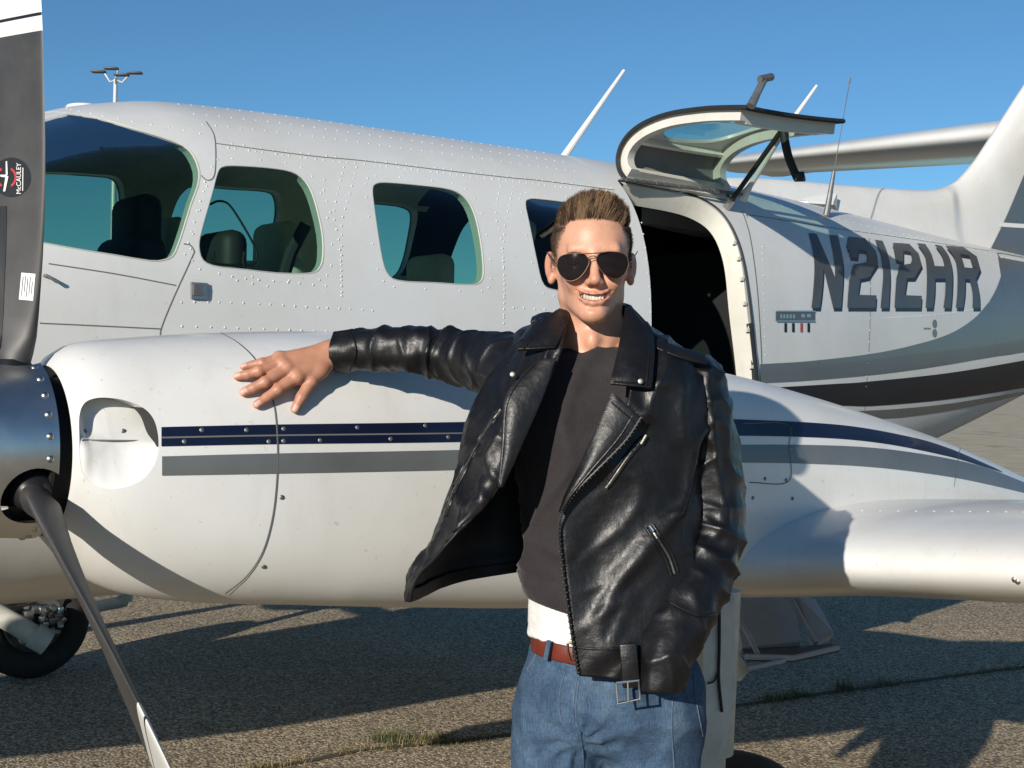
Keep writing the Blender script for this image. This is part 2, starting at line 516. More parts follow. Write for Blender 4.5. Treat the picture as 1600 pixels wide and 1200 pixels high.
# cabin door opening, near side only
DOOR_PX = [(966,284),(1000,289),(1050,298),(1085,308),(1115,324),(1135,345),(1150,375),(1160,410),(1168,460),(1175,520),(1180,585),(1181,640)]
dpts = []
for (px, py) in spline(DOOR_PX, 40):
    h = hit(FUS_BVH, px, py)
    dpts.append((h[0].x, h[0].z))
x_front = dpts[0][0]
x_rear = dpts[-1][0]
door_poly = dpts + [(x_rear, 0.90), (x_rear - 0.05, 0.85), (x_front + 0.05, 0.85), (x_front, 0.90)]
door_cut = prism(door_poly, -1.2, -0.2)
cuts.append(door_cut)
for c in cuts: pass
fus.data.materials.append(MT['liner'])
fus.data.materials.append(MT['linershade'])
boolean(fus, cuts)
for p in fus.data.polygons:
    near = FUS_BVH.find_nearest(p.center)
    if near[0] is not None and near[3] > 0.03: p.material_index = 2 if p.center.x > 2.42 else 1  # aft of the seats the liner takes the painted shade colour
transfer_normals(fus, fus_normal)

# ---- decals: thin paint or tape sheets that follow the real surface
def decal(name, top, bot, nu, nv, bvh, mat, parent, off=0.0015, mirror=False):
    T = spline(top, nu + 1); B = spline(bot, nu + 1)
    return quads_on([[(T[i] * (1 - j / nv) + B[i] * j / nv) for j in range(nv + 1)] for i in range(nu + 1)], bvh, name, mat, parent, off)

def quads_on(grid, bvh, name, mat, parent, off, mb=None):
    idx = {}; V = []; F = []
    for i, row in enumerate(grid):
        for j, p in enumerate(row):
            h = hit(bvh, p[0], p[1])
            if h is None: continue
            nn = h[1]
            if nn.dot(lray(p[0], p[1])) > 0: nn = -nn
            idx[(i, j)] = len(V); V.append(h[0] + nn * off)
    for i in range(len(grid) - 1):
        for j in range(len(grid[0]) - 1):
            q = [(i, j), (i, j + 1), (i + 1, j + 1), (i + 1, j)]
            if all(k in idx for k in q): F.append(tuple(idx[k] for k in q))
    if mb is not None:
        mb.add(V, F); return None
    return mesh_obj(name, V, F, mat, parent)

def seam(mb, pts, bvh, w=0.0035, n=40, off=0.0008):
    S = spline(pts, n)
    P = []
    for p in S:
        h = hit(bvh, p[0], p[1])
        if h: P.append((h[0] + h[1] * off, h[1]))
    seam_local(mb, P, w)

def seam_obj(pts, bvh, par, w=0.0035, n=40, off=0.0008):
    mb = MB(); seam(mb, pts, bvh, w, n, off)
    if mb.f: return mb.build("panel_seam", MT['seam'], par)

def seam_local(mb, P, w):
    V = []; F = []
    for i, (p, nn) in enumerate(P):
        d = P[min(i + 1, len(P) - 1)][0] - P[max(i - 1, 0)][0]
        if d.length < 1e-9: continue
        s = d.normalized().cross(nn).normalized() * w / 2
        V += [p - s, p + s]
    for i in range(len(V) // 2 - 1):
        F.append((2 * i, 2 * i + 1, 2 * i + 3, 2 * i + 2))
    mb.add(V, F)

def dome(mb, p, nn, r=0.0037, h=0.0017, n=7):
    nn = Vector(nn).normalized()
    a = nn.orthogonal().normalized(); b = nn.cross(a)
    V = []; F = []
    for rr, hh in ((1.0, -0.0006), (0.72, h * 0.72)):
        for k in range(n):
            V.append(p + (a * math.cos(2 * math.pi * k / n) + b * math.sin(2 * math.pi * k / n)) * r * rr + nn * hh)
    V.append(p + nn * h)
    for k in range(n):
        F.append((k, (k + 1) % n, n + (k + 1) % n, n + k)); F.append((n + k, n + (k + 1) % n, 2 * n))
    mb.add(V, F)

def rivet_px(mb, pts, step, bvh, r=0.0037, jit=0.12):
    """rivets every `step` metres along a polyline given on the photograph"""
    S = spline(pts, max(60, 12 * len(pts)))
    P = []
    for p in S:
        h = hit(bvh, p[0], p[1])
        if h: P.append(h)
    acc = 0.0
    for i in range(1, len(P)):
        seg = (P[i][0] - P[i - 1][0]).length
        acc += seg
        if acc >= step:
            acc -= step
            dome(mb, P[i][0], P[i][1], r * (1 + rng.uniform(-jit, jit)), 0.0019 * (1 + rng.uniform(-.3, .3)))

rv = MB()
def fus_row(x0, x1, ang, step, side=-1):
    x = x0
    while x < x1:
        s = fus_sec(x, 0, 360)
        p = s[int(ang) % 360]
        nn = fus_normal(p)
        if nn: dome(rv, p, nn)
        x += step
for a in (232, 240, 250, 262, 275, 290, 305, 122, 112, 100, 90, 80, 68):     # roof stringers, both sides
    pass
for a in (128, 121, 110, 100, 90, 78):
    fus_row(0.95, 2.46, a, 0.042)
for a in (128, 112, 100):
    fus_row(3.25, 6.2, a, 0.06)
# rows seen on the side
rivet_px(rv, [(262,509),(370,512.6),(454,515.6),(520,518)], 0.042, FUS_BVH)
rivet_px(rv, [(258,473),(332,472),(419,475.5),(486,480),(550,483),(590,486)], 0.040, FUS_BVH)
rivet_px(rv, [(785,480),(831,482),(868,484)], 0.045, FUS_BVH)
rivet_px(rv, [(338,428),(390,436),(440,440),(500,446),(520,447)], 0.045, FUS_BVH)
rivet_px(rv, [(345,433),(400,444),(430,449)], 0.05, FUS_BVH)
for dx in (0, 20):
    rivet_px(rv, [(540 + dx, 250),(530 + dx, 290),(522 + dx * .8, 330),(524 + dx * .5, 350),(530 + dx * .2, 380),(533, 420),(534, 462)], 0.032, FUS_BVH)
    rivet_px(rv, [(784 + dx, 283),(776 + dx, 320),(776 + dx * .7, 345),(782 + dx * .3, 365),(786, 400),(788, 445),(787, 505)], 0.032, FUS_BVH)
rivet_px(rv, [(512,268),(505,290),(514,325),(520,345)], 0.04, FUS_BVH)
rivet_px(rv, [(336,228),(480,247),(565,256),(700,271),(850,289),(955,301)], 0.030, FUS_BVH)
rivet_px(rv, [(334,221),(480,240),(700,264),(850,282),(955,293)], 0.045, FUS_BVH)
rivet_px(rv, [(1000,330),(1010,400),(1016,470),(1019,530)], 0.05, FUS_BVH)
rivet_px(rv, [(1191,372),(1193,440),(1195,510),(1196,560)], 0.035, FUS_BVH)
rivet_px(rv, [(1360,370),(1360,450),(1358,540),(1352,620)], 0.05, FUS_BVH)
rivet_px(rv, [(1375,497),(1420,495),(1470,491),(1520,484)], 0.03, FUS_BVH, 0.004)
rivet_px(rv, [(1175,333),(1300,356),(1420,372),(1530,390)], 0.05, FUS_BVH)
rivet_px(rv, [(316,268),(320,285),(318,300),(312,318),(304,345),(294,380),(288,400)], 0.035, FUS_BVH)
rivet_px(rv, [(80,165),(200,188),(300,206),(325,212)], 0.05, FUS_BVH)
for k in (2, 3, 4):                                       # screws round the cabin windows
    cx = sum(p[0] for p in W_PX[k]) / len(W_PX[k]); cy = sum(p[1] for p in W_PX[k]) / len(W_PX[k])
    ring = smooth_px(W_PX[k], 22)
    for (px, py) in ring:
        q = (cx + (px - cx) * 1.13, cy + (py - cy) * 1.13)
        h = hit(FUS_BVH, *q)
        if h: dome(rv, h[0], h[1], 0.0038, 0.0016)
o = rv.build("rivet", MT['fus'], fus, True, None); tag(o, kind="stuff")

seam_obj([(322,190),(334,210),(337,235),(336,268),(331,280),(322,281),(314,274)], FUS_BVH, fus)
seam_obj([(336,224),(480,243),(565,251),(700,267),(794,277.5),(850,283),(960,297)], FUS_BVH, fus)
seam_obj([(287,381),(297,383),(303,392),(300,402),(270,468),(252,513),(251,530)], FUS_BVH, fus)
seam_obj([(62,505),(150,509),(252,514)], FUS_BVH, fus)
seam_obj([(76,412),(180,428),(275,446)], FUS_BVH, fus)
seam_obj([(1358,372),(1360,450),(1358,540),(1352,625),(1350,660)], FUS_BVH, fus)
seam_obj([(1168,340),(1178,337),(1300,356),(1420,373),(1545,392)], FUS_BVH, fus)
seam_obj([(1160,330),(1172,370),(1182,440),(1188,520),(1191,590)], FUS_BVH, fus, 0.006)


# ---- window panes: curved sheets a little inside the skin, both sides
TRIM = plain("window_trim", (0.40, 0.42, 0.38), 0.5)
def pane_mesh(loc, inset):
    c = sum(loc, Vector()) / len(loc)
    V = []; F = []; n = len(loc)
    scl = [1.0, 0.85, 0.68, 0.5, 0.32, 0.15]
    for s in scl:
        for p in loc:
            q = c + (p - c) * s
            r = FUS_BVH.ray_cast(Vector((q.x, -3, q.z)), Vector((0, 1, 0)))
            y = r[0].y if r[0] is not None else q.y
            V.append(Vector((q.x, y + inset, q.z)))
    V.append(Vector((c.x, FUS_BVH.ray_cast(Vector((c.x, -3, c.z)), Vector((0, 1, 0)))[0].y + inset, c.z)))
    for i in range(len(scl) - 1):
        for k in range(n):
            F.append((i * n + k, i * n + (k + 1) % n, (i + 1) * n + (k + 1) % n, (i + 1) * n + k))
    b = (len(scl) - 1) * n
    for k in range(n): F.append((b + k, b + (k + 1) % n, len(V) - 1))
    return V, F
for k, loc in WIN.items():
    V, F = pane_mesh(loc, 0.004)
    wo = mesh_obj("window", V, F, MT['glass'], fus)
    V, F = pane_mesh(FARWIN[k], 0.004)
    mesh_obj("window", [Vector((v.x, -v.y, v.z)) for v in V], [f[::-1] for f in F], MT['glass'], fus)
    # pale sealing strip round the pane, near and far side
    for sgn in (1, -1):
        pts = [Vector((p.x, (p.y + 0.010), p.z)) for p in loc] if sgn > 0 else [Vector((p.x, p.y - 0.010, p.z)) for p in FARWIN[k]]
        c = sum(pts, Vector()) / len(pts)
        rings = []
        for (a, dy) in ((1.004, -0.011), (0.990, -0.0115), (0.985, -0.009), (0.985, -0.004)):
            rings.append([Vector((c.x + (p.x - c.x) * a, p.y + dy * sgn, c.z + (p.z - c.z) * a)) for p in pts])
        v2, f2 = loft_faces(rings, True, False)
        mesh_obj("window_trim", v2, f2, TRIM, fus)
rw = []
for x in np.linspace(-0.58, 0.14, 12):
    sec = fus_sec(float(x), 0.02, 360)
    rw.append([sec[a] for a in range(38, 143, 5)])
v_, f_ = loft_faces(rw, False, False)
mesh_obj("windshield", v_, f_, MT['glass'], fus)
# storm window frame inside the second pane (thin black moulding with small latches)
mbv = MB()
def inwin(px, py, d=0.03):
    h = hit(FUS_BVH, px, py); return h[0] + Vector((0, d, 0))
loop = [(335,318),(346,313),(358,314),(368,322),(385,348),(402,378),(408,392),(407,406),(400,413),(380,414),(345,412)]
mbv.tube([inwin(*p) for p in spline(loop, 36)], 0.0035, 8)
mbv.tube([inwin(389,393), inwin(387,404), inwin(388,417)], 0.005, 8)
mbv.tube([inwin(341,392), inwin(340,404), inwin(342,413)], 0.005, 8)
mbv.tube([inwin(342,411), inwin(365,413), inwin(388,412)], 0.003, 8)
mbv.build("storm_window_frame", MT['black'], fus)

# ---- liveried areas of the rear fuselage
def dk(name, top, bot, mat, nu=40, nv=6, off=0.0015, bvh=None, parent=None):
    return decal(name, top, bot, nu, nv, bvh or FUS_BVH, mat, parent or fus, off)
G_T = [(1190,569),(1260,564.5),(1353,554),(1420,541),(1480,522),(1520,499),(1548,468),(1562,440),(1567,416),(1560,402),(1548,392)]
dk("grey_band", [(1187,569),(1260,564.5),(1353,554),(1420,541),(1480,523),(1520,499),(1545,472)], [(1187,599),(1260,595),(1353,587),(1420,579),(1480,570),(1520,563),(1545,559)], MT['bluegrey'], 40, 8)
dk("grey_tail_panel", [(1545,472),(1556,452),(1564,430),(1567,414),(1562,401),(1560,395),(1600,402),(1660,412),(1720,425)], [(1545,559),(1556,557),(1564,556),(1572,555),(1580,554),(1590,552),(1620,547),(1680,535),(1720,528)], MT['bluegrey'], 30, 16, 0.0013)
dk("black_band", [(1200,606),(1300,600),(1353,596.5),(1480,583),(1600,563),(1680,548)], [(1262,633),(1320,634),(1370,634),(1480,624),(1600,606),(1650,598)], MT['blackstripe'], 40, 6)
dk("grey_belly_band", [(1320,643),(1400,639),(1480,631),(1556,619),(1600,612)], [(1350,655),(1410,652),(1480,642),(1550,628),(1600,616)], MT['grey'], 30, 5)

# registration letters, strokes read off the photograph
def zc(p): return (1240 + p[0] / 4.706, 340 + p[1] / 4.706)
def stroke(mb, L, Rr, off, sh=(0, 0)):
    n = 14
    A = spline(L, n); B = spline(Rr, n)
    quads_on([[zc((A[i] * (1 - j / 4) + B[i] * j / 4) + np.array(sh)) for j in range(5)] for i in range(n)], FUS_BVH, None, None, None, off, mb)
def quad(q): return ([q[0], q[3]], [q[1], q[2]])
two1 = [quad(q) for q in ([(400,142),(482,148),(465,298),(410,293)],[(385,225),(400,142),(440,150),(430,260)],[(402,142),(522,152),(548,245),(470,240)],
        [(520,152),(604,250),(600,262),(520,240)],[(530,240),(604,250),(612,345),(545,330)],[(545,300),(612,343),(550,440),(480,440)],
        [(440,345),(556,328),(550,440),(405,470)],[(405,460),(488,440),(470,572),(396,572)],[(396,566),(605,572),(598,664),(391,664)])]
two2 = [quad(q) for q in ([(728,188),(805,190),(803,328),(745,312)],[(725,225),(735,190),(775,195),(765,275)],[(735,188),(850,195),(882,256),(800,245)],
        [(848,195),(915,265),(912,275),(840,250)],[(855,250),(915,262),(940,352),(872,340)],[(868,310),(940,350),(885,446),(820,446)],
        [(778,352),(885,335),(885,446),(752,446)],[(752,440),(830,446),(812,574),(743,574)],[(743,568),(938,576),(932,664),(738,664)])]
GLY = {
 'N': [([(108,116),(140,250),(150,380),(140,550),(128,664)], [(150,116),(205,300),(216,400),(205,550),(190,664)]),
       ([(125,118),(215,375),(288,664)], [(168,122),(300,440),(345,664)]),
       ([(262,130),(295,300),(300,440),(285,664)], [(322,132),(356,300),(362,430),(346,664)])],
 '2': two1,
 '1': [([(595,165),(640,280),(655,420),(645,560),(636,664)], [(652,172),(692,280),(706,420),(702,560),(696,664)])],
 '2b': two2,
 'H': [([(905,190),(960,280),(976,400),(975,550),(968,664)], [(966,195),(1015,280),(1034,400),(1034,550),(1020,664)]),
       ([(1035,200),(1085,280),(1110,400),(1112,550),(1098,664)], [(1088,210),(1142,290),(1165,400),(1162,550),(1152,664)]),
       ([(1008,355),(1028,450)], [(1112,360),(1118,450)])],
 'R': [([(1115,208),(1175,290),(1200,400),(1200,550),(1190,664)], [(1182,212),(1232,290),(1256,400),(1256,550),(1240,664)]),
       quad([(1115,208),(1250,220),(1345,290),(1225,270)]), quad([(1275,240),(1345,288),(1371,382),(1312,362)]),
       quad([(1240,366),(1371,378),(1335,457),(1245,452)]), ([(1288,452),(1312,560),(1312,664)], [(1342,452),(1362,560),(1366,664)])],
}
for ch, parts in GLY.items():
    a = MB(); b_ = MB()
    for k, (L, Rr) in enumerate(parts):
        stroke(b_, L, Rr, 0.0012 + 0.00005 * k, (9, 26)); stroke(a, L, Rr, 0.0022 + 0.00008 * k)
    le = a.build("registration_letter", MT['letter'], fus, True, None)
    b_.build("letter_shadow", MT['lettershadow'], fus, True, None)
# small marks: badge plate, four tick marks, figure-eight placard
def patch(name, px0, py0, px1, py1, mat, off=0.002, n=4, slope=0.0):
    g = [[(px0 + (px1 - px0) * i / n, py0 + (py1 - py0) * j / n + slope * (px1 - px0) * i / n) for j in range(n + 1)] for i in range(n + 1)]
    return quads_on(g, FUS_BVH, name, mat, fus, off)
BADGE = plain("badge_metal", (0.16, 0.16, 0.16), 0.35, 0.6)
SILV = plain("badge_silver", (0.55, 0.55, 0.53), 0.3, 0.9)
patch("badge_plate", 1211, 487, 1272, 502, BADGE, 0.004)
patch("badge_rim", 1211, 485.5, 1272, 487.5, SILV, 0.006)
patch("badge_rim", 1211, 501, 1272, 502.5, SILV, 0.006)
mbt = MB()
for i in range(5):
    g = [[(1217 + i * 5 + a * 3.4, 491.5 + b * 6) for b in (0, 1)] for a in (0, 1)]
    quads_on(g, FUS_BVH, None, None, None, 0.0055, mbt)
mbt.build("badge_lettering", SILV, fus, True, None)
mbt = MB()
for i in range(2):
    g = [[(1250 + i * 9 + a * 6, 491 + b * 5) for b in (0, 1)] for a in (0, 1)]
    quads_on(g, FUS_BVH, None, None, None, 0.0055, mbt)
mbt.build("badge_emblem", SILV, fus, True, None)
RED = plain("red_mark", (0.35, 0.06, 0.06), 0.5)
for i, (x, m_) in enumerate(((1227, MT['blackstripe']), (1239, MT['blackstripe']), (1252, RED), (1263, MT['blackstripe']))):
    patch("tick_mark", x - 2, 505, x + 2, 519, m_, 0.002, 2)
for cy in (506, 520.5):
    g = []
    mbp = MB()
    V = []
    c0 = hit(FUS_BVH, 1460, cy)
    ring = []
    for k in range(16):
        a = 2 * math.pi * k / 16
        h = hit(FUS_BVH, 1460 + 3.6 * math.cos(a), cy + 6.6 * math.sin(a)); ring.append(h[0] + h[1] * 0.002)
    mbp.add(ring + [c0[0] + c0[1] * 0.002], [(k, (k + 1) % 16, 16) for k in range(16)])
    mbp.build("static_port_mark", MT['grey'], fus, True, None)
mbl = MB()
for i in range(4):
    quads_on([[(1443 + i * 2.8 + a * 2, 512 + b * 2.5) for b in (0, 1)] for a in (0, 1)], FUS_BVH, None, None, None, 0.002, mbl)
mbl.build("port_lettering", MT['grey'], fus, True, None)
# square latch panel under the second window and a little probe by the propeller
h = hit(FUS_BVH, 310, 454)
mbx = MB()
yq = h[0].y
pa, pb = on_plane(298, 441, 1, yq), on_plane(322, 468, 1, yq)
mbx.box(((pa.x + pb.x) / 2, yq, (pa.z + pb.z) / 2), (abs(pb.x - pa.x), 0.02, abs(pa.z - pb.z)))
lp = mbx.build("latch_plate", MT['steel'], fus, False, None)
pa, pb = on_plane(302, 444, 1, yq - 0.012), on_plane(318, 462, 1, yq - 0.012)
mbx = MB(); mbx.box(((pa.x + pb.x) / 2, yq - 0.012, (pa.z + pb.z) / 2), (abs(pb.x - pa.x), 0.012, abs(pa.z - pb.z)))
mbx.build("latch_button", MT['dullmetal'], fus, False, None)
p0 = hit(FUS_BVH, 70, 431)[0]
mbx = MB(); mbx.tube([p0 + Vector((0, 0.01, 0)), p0 + Vector((0, -0.018, 0)), p0 + Vector((0.028, -0.022, -0.016))], [0.006, 0.004, 0.006], 8)
mbx.build("air_temperature_probe", MT['dullmetal'], fus)

# ---- cabin interior
fl = MB(); fl.box((1.05, 0, 1.12), (2.7, 1.36, 0.03)); fl.build("cabin_floor", MT['carpet'], AIR, False, None)
bk = MB(); bk.box((3.6, 0, 1.52), (0.03, 1.06, 1.1)); bk.build("aft_bulkhead", MT['linershade'], AIR, False, None)  # near-black colour stands for the shade behind the door
gs = MB(); gs.tube([(0.12, -0.60, 1.74), (0.0, -0.3, 1.83), (0.0, 0.3, 1.83), (0.12, 0.60, 1.74)], [0.10, 0.12, 0.12, 0.10], 12); gs.build("glare_shield", MT['seatdark'], AIR)
def rbox(c, size, r=0.04, seg=3):
    bm = bmesh.new()
    bmesh.ops.create_cube(bm, size=1.0)
    for v in bm.verts: v.co = Vector((v.co.x * size[0], v.co.y * size[1], v.co.z * size[2]))
    bmesh.ops.bevel(bm, geom=bm.edges[:], offset=min(r, min(size) * 0.48), segments=seg, profile=0.5, affect='EDGES')
    for v in bm.verts: v.co += Vector(c)
    V = [v.co.copy() for v in bm.verts]; bm.verts.index_update(); F = [tuple(v.index for v in f.verts) for f in bm.faces]
    bm.free()
    return V, F
def seat(x, y, mat, top=1.90):
    root = bpy.data.objects.new("cabin_seat", None); link(root, AIR)
    for nm, c, s in (("seat_cushion", (x, y, 1.30), (0.46, 0.44, 0.14)), ("seat_back", (x + 0.26, y, top - 0.30), (0.12, 0.42, 0.52)), ("headrest", (x + 0.28, y, top), (0.10, 0.28, 0.20))):
        V, F = rbox(c, s, 0.055, 4)
        mesh_obj(nm, V, F, mat, root, True, None)
def seat_px(px, py, y, mat):
    p = on_plane(px, py, 1, y); seat(p.x - 0.28, y, mat, p.z)
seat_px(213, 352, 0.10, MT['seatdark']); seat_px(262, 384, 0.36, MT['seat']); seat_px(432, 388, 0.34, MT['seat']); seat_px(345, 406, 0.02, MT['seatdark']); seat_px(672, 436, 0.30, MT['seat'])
st = MB(); st.tube([on_plane(478, 350, 1, -0.35), on_plane(455, 395, 1, -0.32), on_plane(445, 428, 1, -0.3)], 0.022, 8); st.build("seat_belt", MT['seatdark'], AIR)
# ---- engine nacelle (left one; the right one is a mirrored copy)
NX = [0.058, 0.080, 0.125, 0.22, 0.38, 0.55, 0.80, 1.20, 1.80, 2.13, 2.50, 2.76, 3.27, 3.75, 4.05]
NT = [1.505, 1.530, 1.549, 1.560, 1.574, 1.583, 1.588, 1.580, 1.520, 1.463, 1.385, 1.325, 1.175, 1.06, 1.02]
NB = [1.175, 1.150, 1.10, 1.055, 1.03, 1.015, 0.99, 0.955, 0.94, 0.95, 0.965, 0.975, 0.99, 1.0, 1.005]
NW = [0.168, 0.190, 0.215, 0.240, 0.265, 0.280, 0.292, 0.290, 0.250, 0.235, 0.215, 0.195, 0.145, 0.07, 0.02]
def nac_sec(x, n=96, k=1.0):
    t = float(pchip(x, NX, NT)); b = float(pchip(x, NX, NB)); w = float(pchip(x, NX, NW)) * k
    zc = (t + b) / 2; h = (t - b) / 2 * k
    e = 2.0 + 0.35 * min(1.0, max(0.0, (x - 0.1) / 0.5))
    out = []
    for i in range(n):
        a = 2 * math.pi * i / n; c, s = math.cos(a), math.sin(a)
        e = 2.0 + (0.35 if s > 0 else 1.5) * min(1.0, max(0.0, (x - 0.1) / 0.5))
        out.append(Vector((x, EY + w * math.copysign(abs(c) ** (2 / e), c), zc + h * math.copysign(abs(s) ** (2 / e), s))))
    return out
def ring_at(x, r, zc=1.34, n=96):
    return [Vector((x, EY + r * math.cos(2 * math.pi * i / n), zc + r * math.sin(2 * math.pi * i / n))) for i in range(n)]
nac_x = [0.058, 0.061, 0.066] + list(np.linspace(0.075, 4.05, 160))
nv_, nf_ = loft_faces([nac_sec(x) for x in nac_x], True, True)
NAC_BVH = BVHTree.FromPolygons([tuple(v) for v in nv_], nf_)
solid = [ring_at(0.13, 0.135), ring_at(0.085, 0.146), nac_sec(0.070, k=0.93), nac_sec(0.061, k=0.955), nac_sec(0.058, k=0.985)] + [nac_sec(x) for x in nac_x[1:]]
sv, sf = loft_faces(solid, True, True)
nac = mesh_obj("engine_nacelle", sv, sf, MT['white'], AIR)
NAC_R = bpy.data.objects.new("engine_nacelle", nac.data.copy()); link(NAC_R, AIR); NAC_R.scale = (1, -1, 1)
# air inlet recess cut into the near side of the cowl
SC_PX = [(124,690),(124,650),(132,630),(150,622),(175,622),(200,627),(225,638),(240,655),(247,680),(247,705),(240,728),(224,748),(200,760),(172,764),(148,757),(131,742),(125,718)]
sc = [hit(NAC_BVH, *p) for p in smooth_px(SC_PX, 72)]
scp = [h[0] for h in sc]
cc = sum(scp, Vector()) / len(scp)
xs = [p.x for p in scp]; zs = [p.z for p in scp]; x0s, x1s, z0s, z1s = min(xs), max(xs), min(zs), max(zs)
zmid = on_plane(180, 688, 1, cc.y).z
def surf_y(x, z):
    r = NAC_BVH.ray_cast(Vector((x, EY - 1, z)), Vector((0, 1, 0)))
    return r[0].y if r[0] is not None else cc.y
def sc_depth(x, z, s):
    """depth of the recess: a flat step at the top and rear, a smooth bowl at the bottom, running out to the front"""
    fx = min(1, max(0, (x - x0s) / (x1s - x0s)))
    fz = (z - z0s) / (z1s - z0s)
    up = 1 / (1 + math.exp(-(z - zmid) * 160))
    ent = min(1.0, fx / 0.16)
    flat = 0.004 + (0.034 + 0.022 * fx) * ent
    bowl = 0.001 + (0.016 + 0.026 * fx) * (1 - s ** 2.0) * ent
    return up * flat + (1 - up) * bowl
rings = [[Vector((p.x, EY - 0.6, p.z)) for p in scp]]
for s in (1.0, 0.985, 0.95, 0.9, 0.82, 0.72, 0.6, 0.45, 0.3, 0.15, 0.04):
    rg = []
    for p in scp:
        x = cc.x + (p.x - cc.x) * s; z = cc.z + (p.z - cc.z) * s
        rg.append(Vector((x, surf_y(x, z) + sc_depth(x, z, s), z)))
    rings.append(rg)
cv, cf = loft_faces(rings, True, True)
cut = mesh_obj("cutter", cv, cf, MT['white'])
bm = bmesh.new(); bm.from_mesh(cut.data); bmesh.ops.recalc_face_normals(bm, faces=bm.faces); bm.to_mesh(cut.data); bm.free()
boolean(nac, [cut])
nac.data.materials.append(MT['black'])  # black on the recess rear wall stands for the dark of an opening
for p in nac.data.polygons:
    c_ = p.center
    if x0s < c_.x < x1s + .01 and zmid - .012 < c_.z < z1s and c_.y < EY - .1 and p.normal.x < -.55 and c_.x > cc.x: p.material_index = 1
nac.data.polygons.foreach_set("use_smooth", [True] * len(nac.data.polygons)); nac.data.set_sharp_from_angle(angle=rad(38))
mbk = MB(); mbk.lathe([(0.036, 0.0), (0.036, 0.140), (0.13, 0.140), (0.13, 0.0)], (0, EY, 1.34), (1, 0, 0), 40, False)
for par, sgn in ((nac, 1),):
    mbk.build("front_bulkhead", MT['black'], par, True, 30)

# stripes and panel gaps on the nacelle
NAVY_T = [(252,667.5),(430,663.5),(720,659.5),(1000,653),(1150,655.5),(1309,664),(1417,682),(1480,700),(1544,727),(1565,737)]
NAVY_B = [(252,697.5),(430,694),(720,690.5),(1000,682),(1150,681),(1290,684.5),(1385,694),(1480,713),(1535,729),(1566,738.5)]
GREY_T = [(253,713),(430,708.5),(720,703),(1000,696),(1154,695),(1290,696),(1385,702),(1480,716.5),(1544,732.5),(1610,758)]
GREY_B = [(253,743),(430,740),(720,734),(1000,725),(1156,723),(1290,725.5),(1385,732),(1480,744.5),(1544,757),(1620,775)]
decal("navy_stripe", NAVY_T, NAVY_B, 110, 4, NAC_BVH, MT['navy'], nac)
decal("grey_stripe", GREY_T, GREY_B, 110, 4, NAC_BVH, MT['grey'], nac)
seam_obj([(345,521),(372,537),(398,562),(416,595),(428,635),(433,690),(432,750),(425,810),(410,862),(385,900),(352,927)], NAC_BVH, nac, 0.0028, 60, 0.002)
seam_obj([(252,684),(430,680.5),(720,677),(1000,672)], NAC_BVH, nac, 0.003, 40, 0.0022)
seam_obj([(1160,662),(1229,664),(1232,700),(1231,752),(1170,754)], NAC_BVH, nac, 0.0025, 60, 0.002)
seam_obj([(1500,700),(1494,730),(1490,760)], NAC_BVH, nac, 0.002, 10, 0.002)

fm = MB(); dome(fm, Vector((0, 0, 0)), Vector((0, 0, 1)), 0.0048, 0.0012, 12)
fmesh = None
def fastener(co, nn, name="cowl_fastener", par=None):
    global fmesh
    if fmesh is None:
        o_ = fm.build(name, MT['dullmetal'], par or nac, True, None); fmesh = o_.data
    else:
        o_ = bpy.data.objects.new(name, fmesh); link(o_, par or nac)
    o_.location = co; o_.rotation_euler = nn.to_track_quat('Z', 'Y').to_euler()
for p in ((288,690),(315,672),(385,672),(420,690),(443,670),(443,689),(558,668),(664,665),(440,777),(412,885),(500,688),(610,686),(700,683),(1235,700),(1160,746),(1195,748),(1228,750),(1238,779),(1176,778)):
    h_ = hit(NAC_BVH, *p)
    if h_: fastener(h_[0] + h_[1] * 0.0018, h_[1])
for px, py in ((145,676),(203,675)):
    r_ = on_plane(px, py, 1, cc.y)
    sx = cc.x + 0.0
    q = Vector((r_.x, surf_y(r_.x, r_.z) + sc_depth(r_.x, r_.z, 0.6) - 0.001, r_.z))
    fastener(q, Vector((0, -1, 0)), "inlet_screw")
# seam across the recess floor, ahead of the blackened rear wall
S = []
for px in np.linspace(135, 228, 20):
    r_ = on_plane(px, 689, 1, cc.y)
    S.append((Vector((r_.x, surf_y(r_.x, r_.z) + sc_depth(r_.x, r_.z, 0.5) - 0.003, r_.z)), Vector((0, -1, 0))))
sm = MB(); seam_local(sm, S, 0.003); sm.build("inlet_seam", MT['seam'], nac)

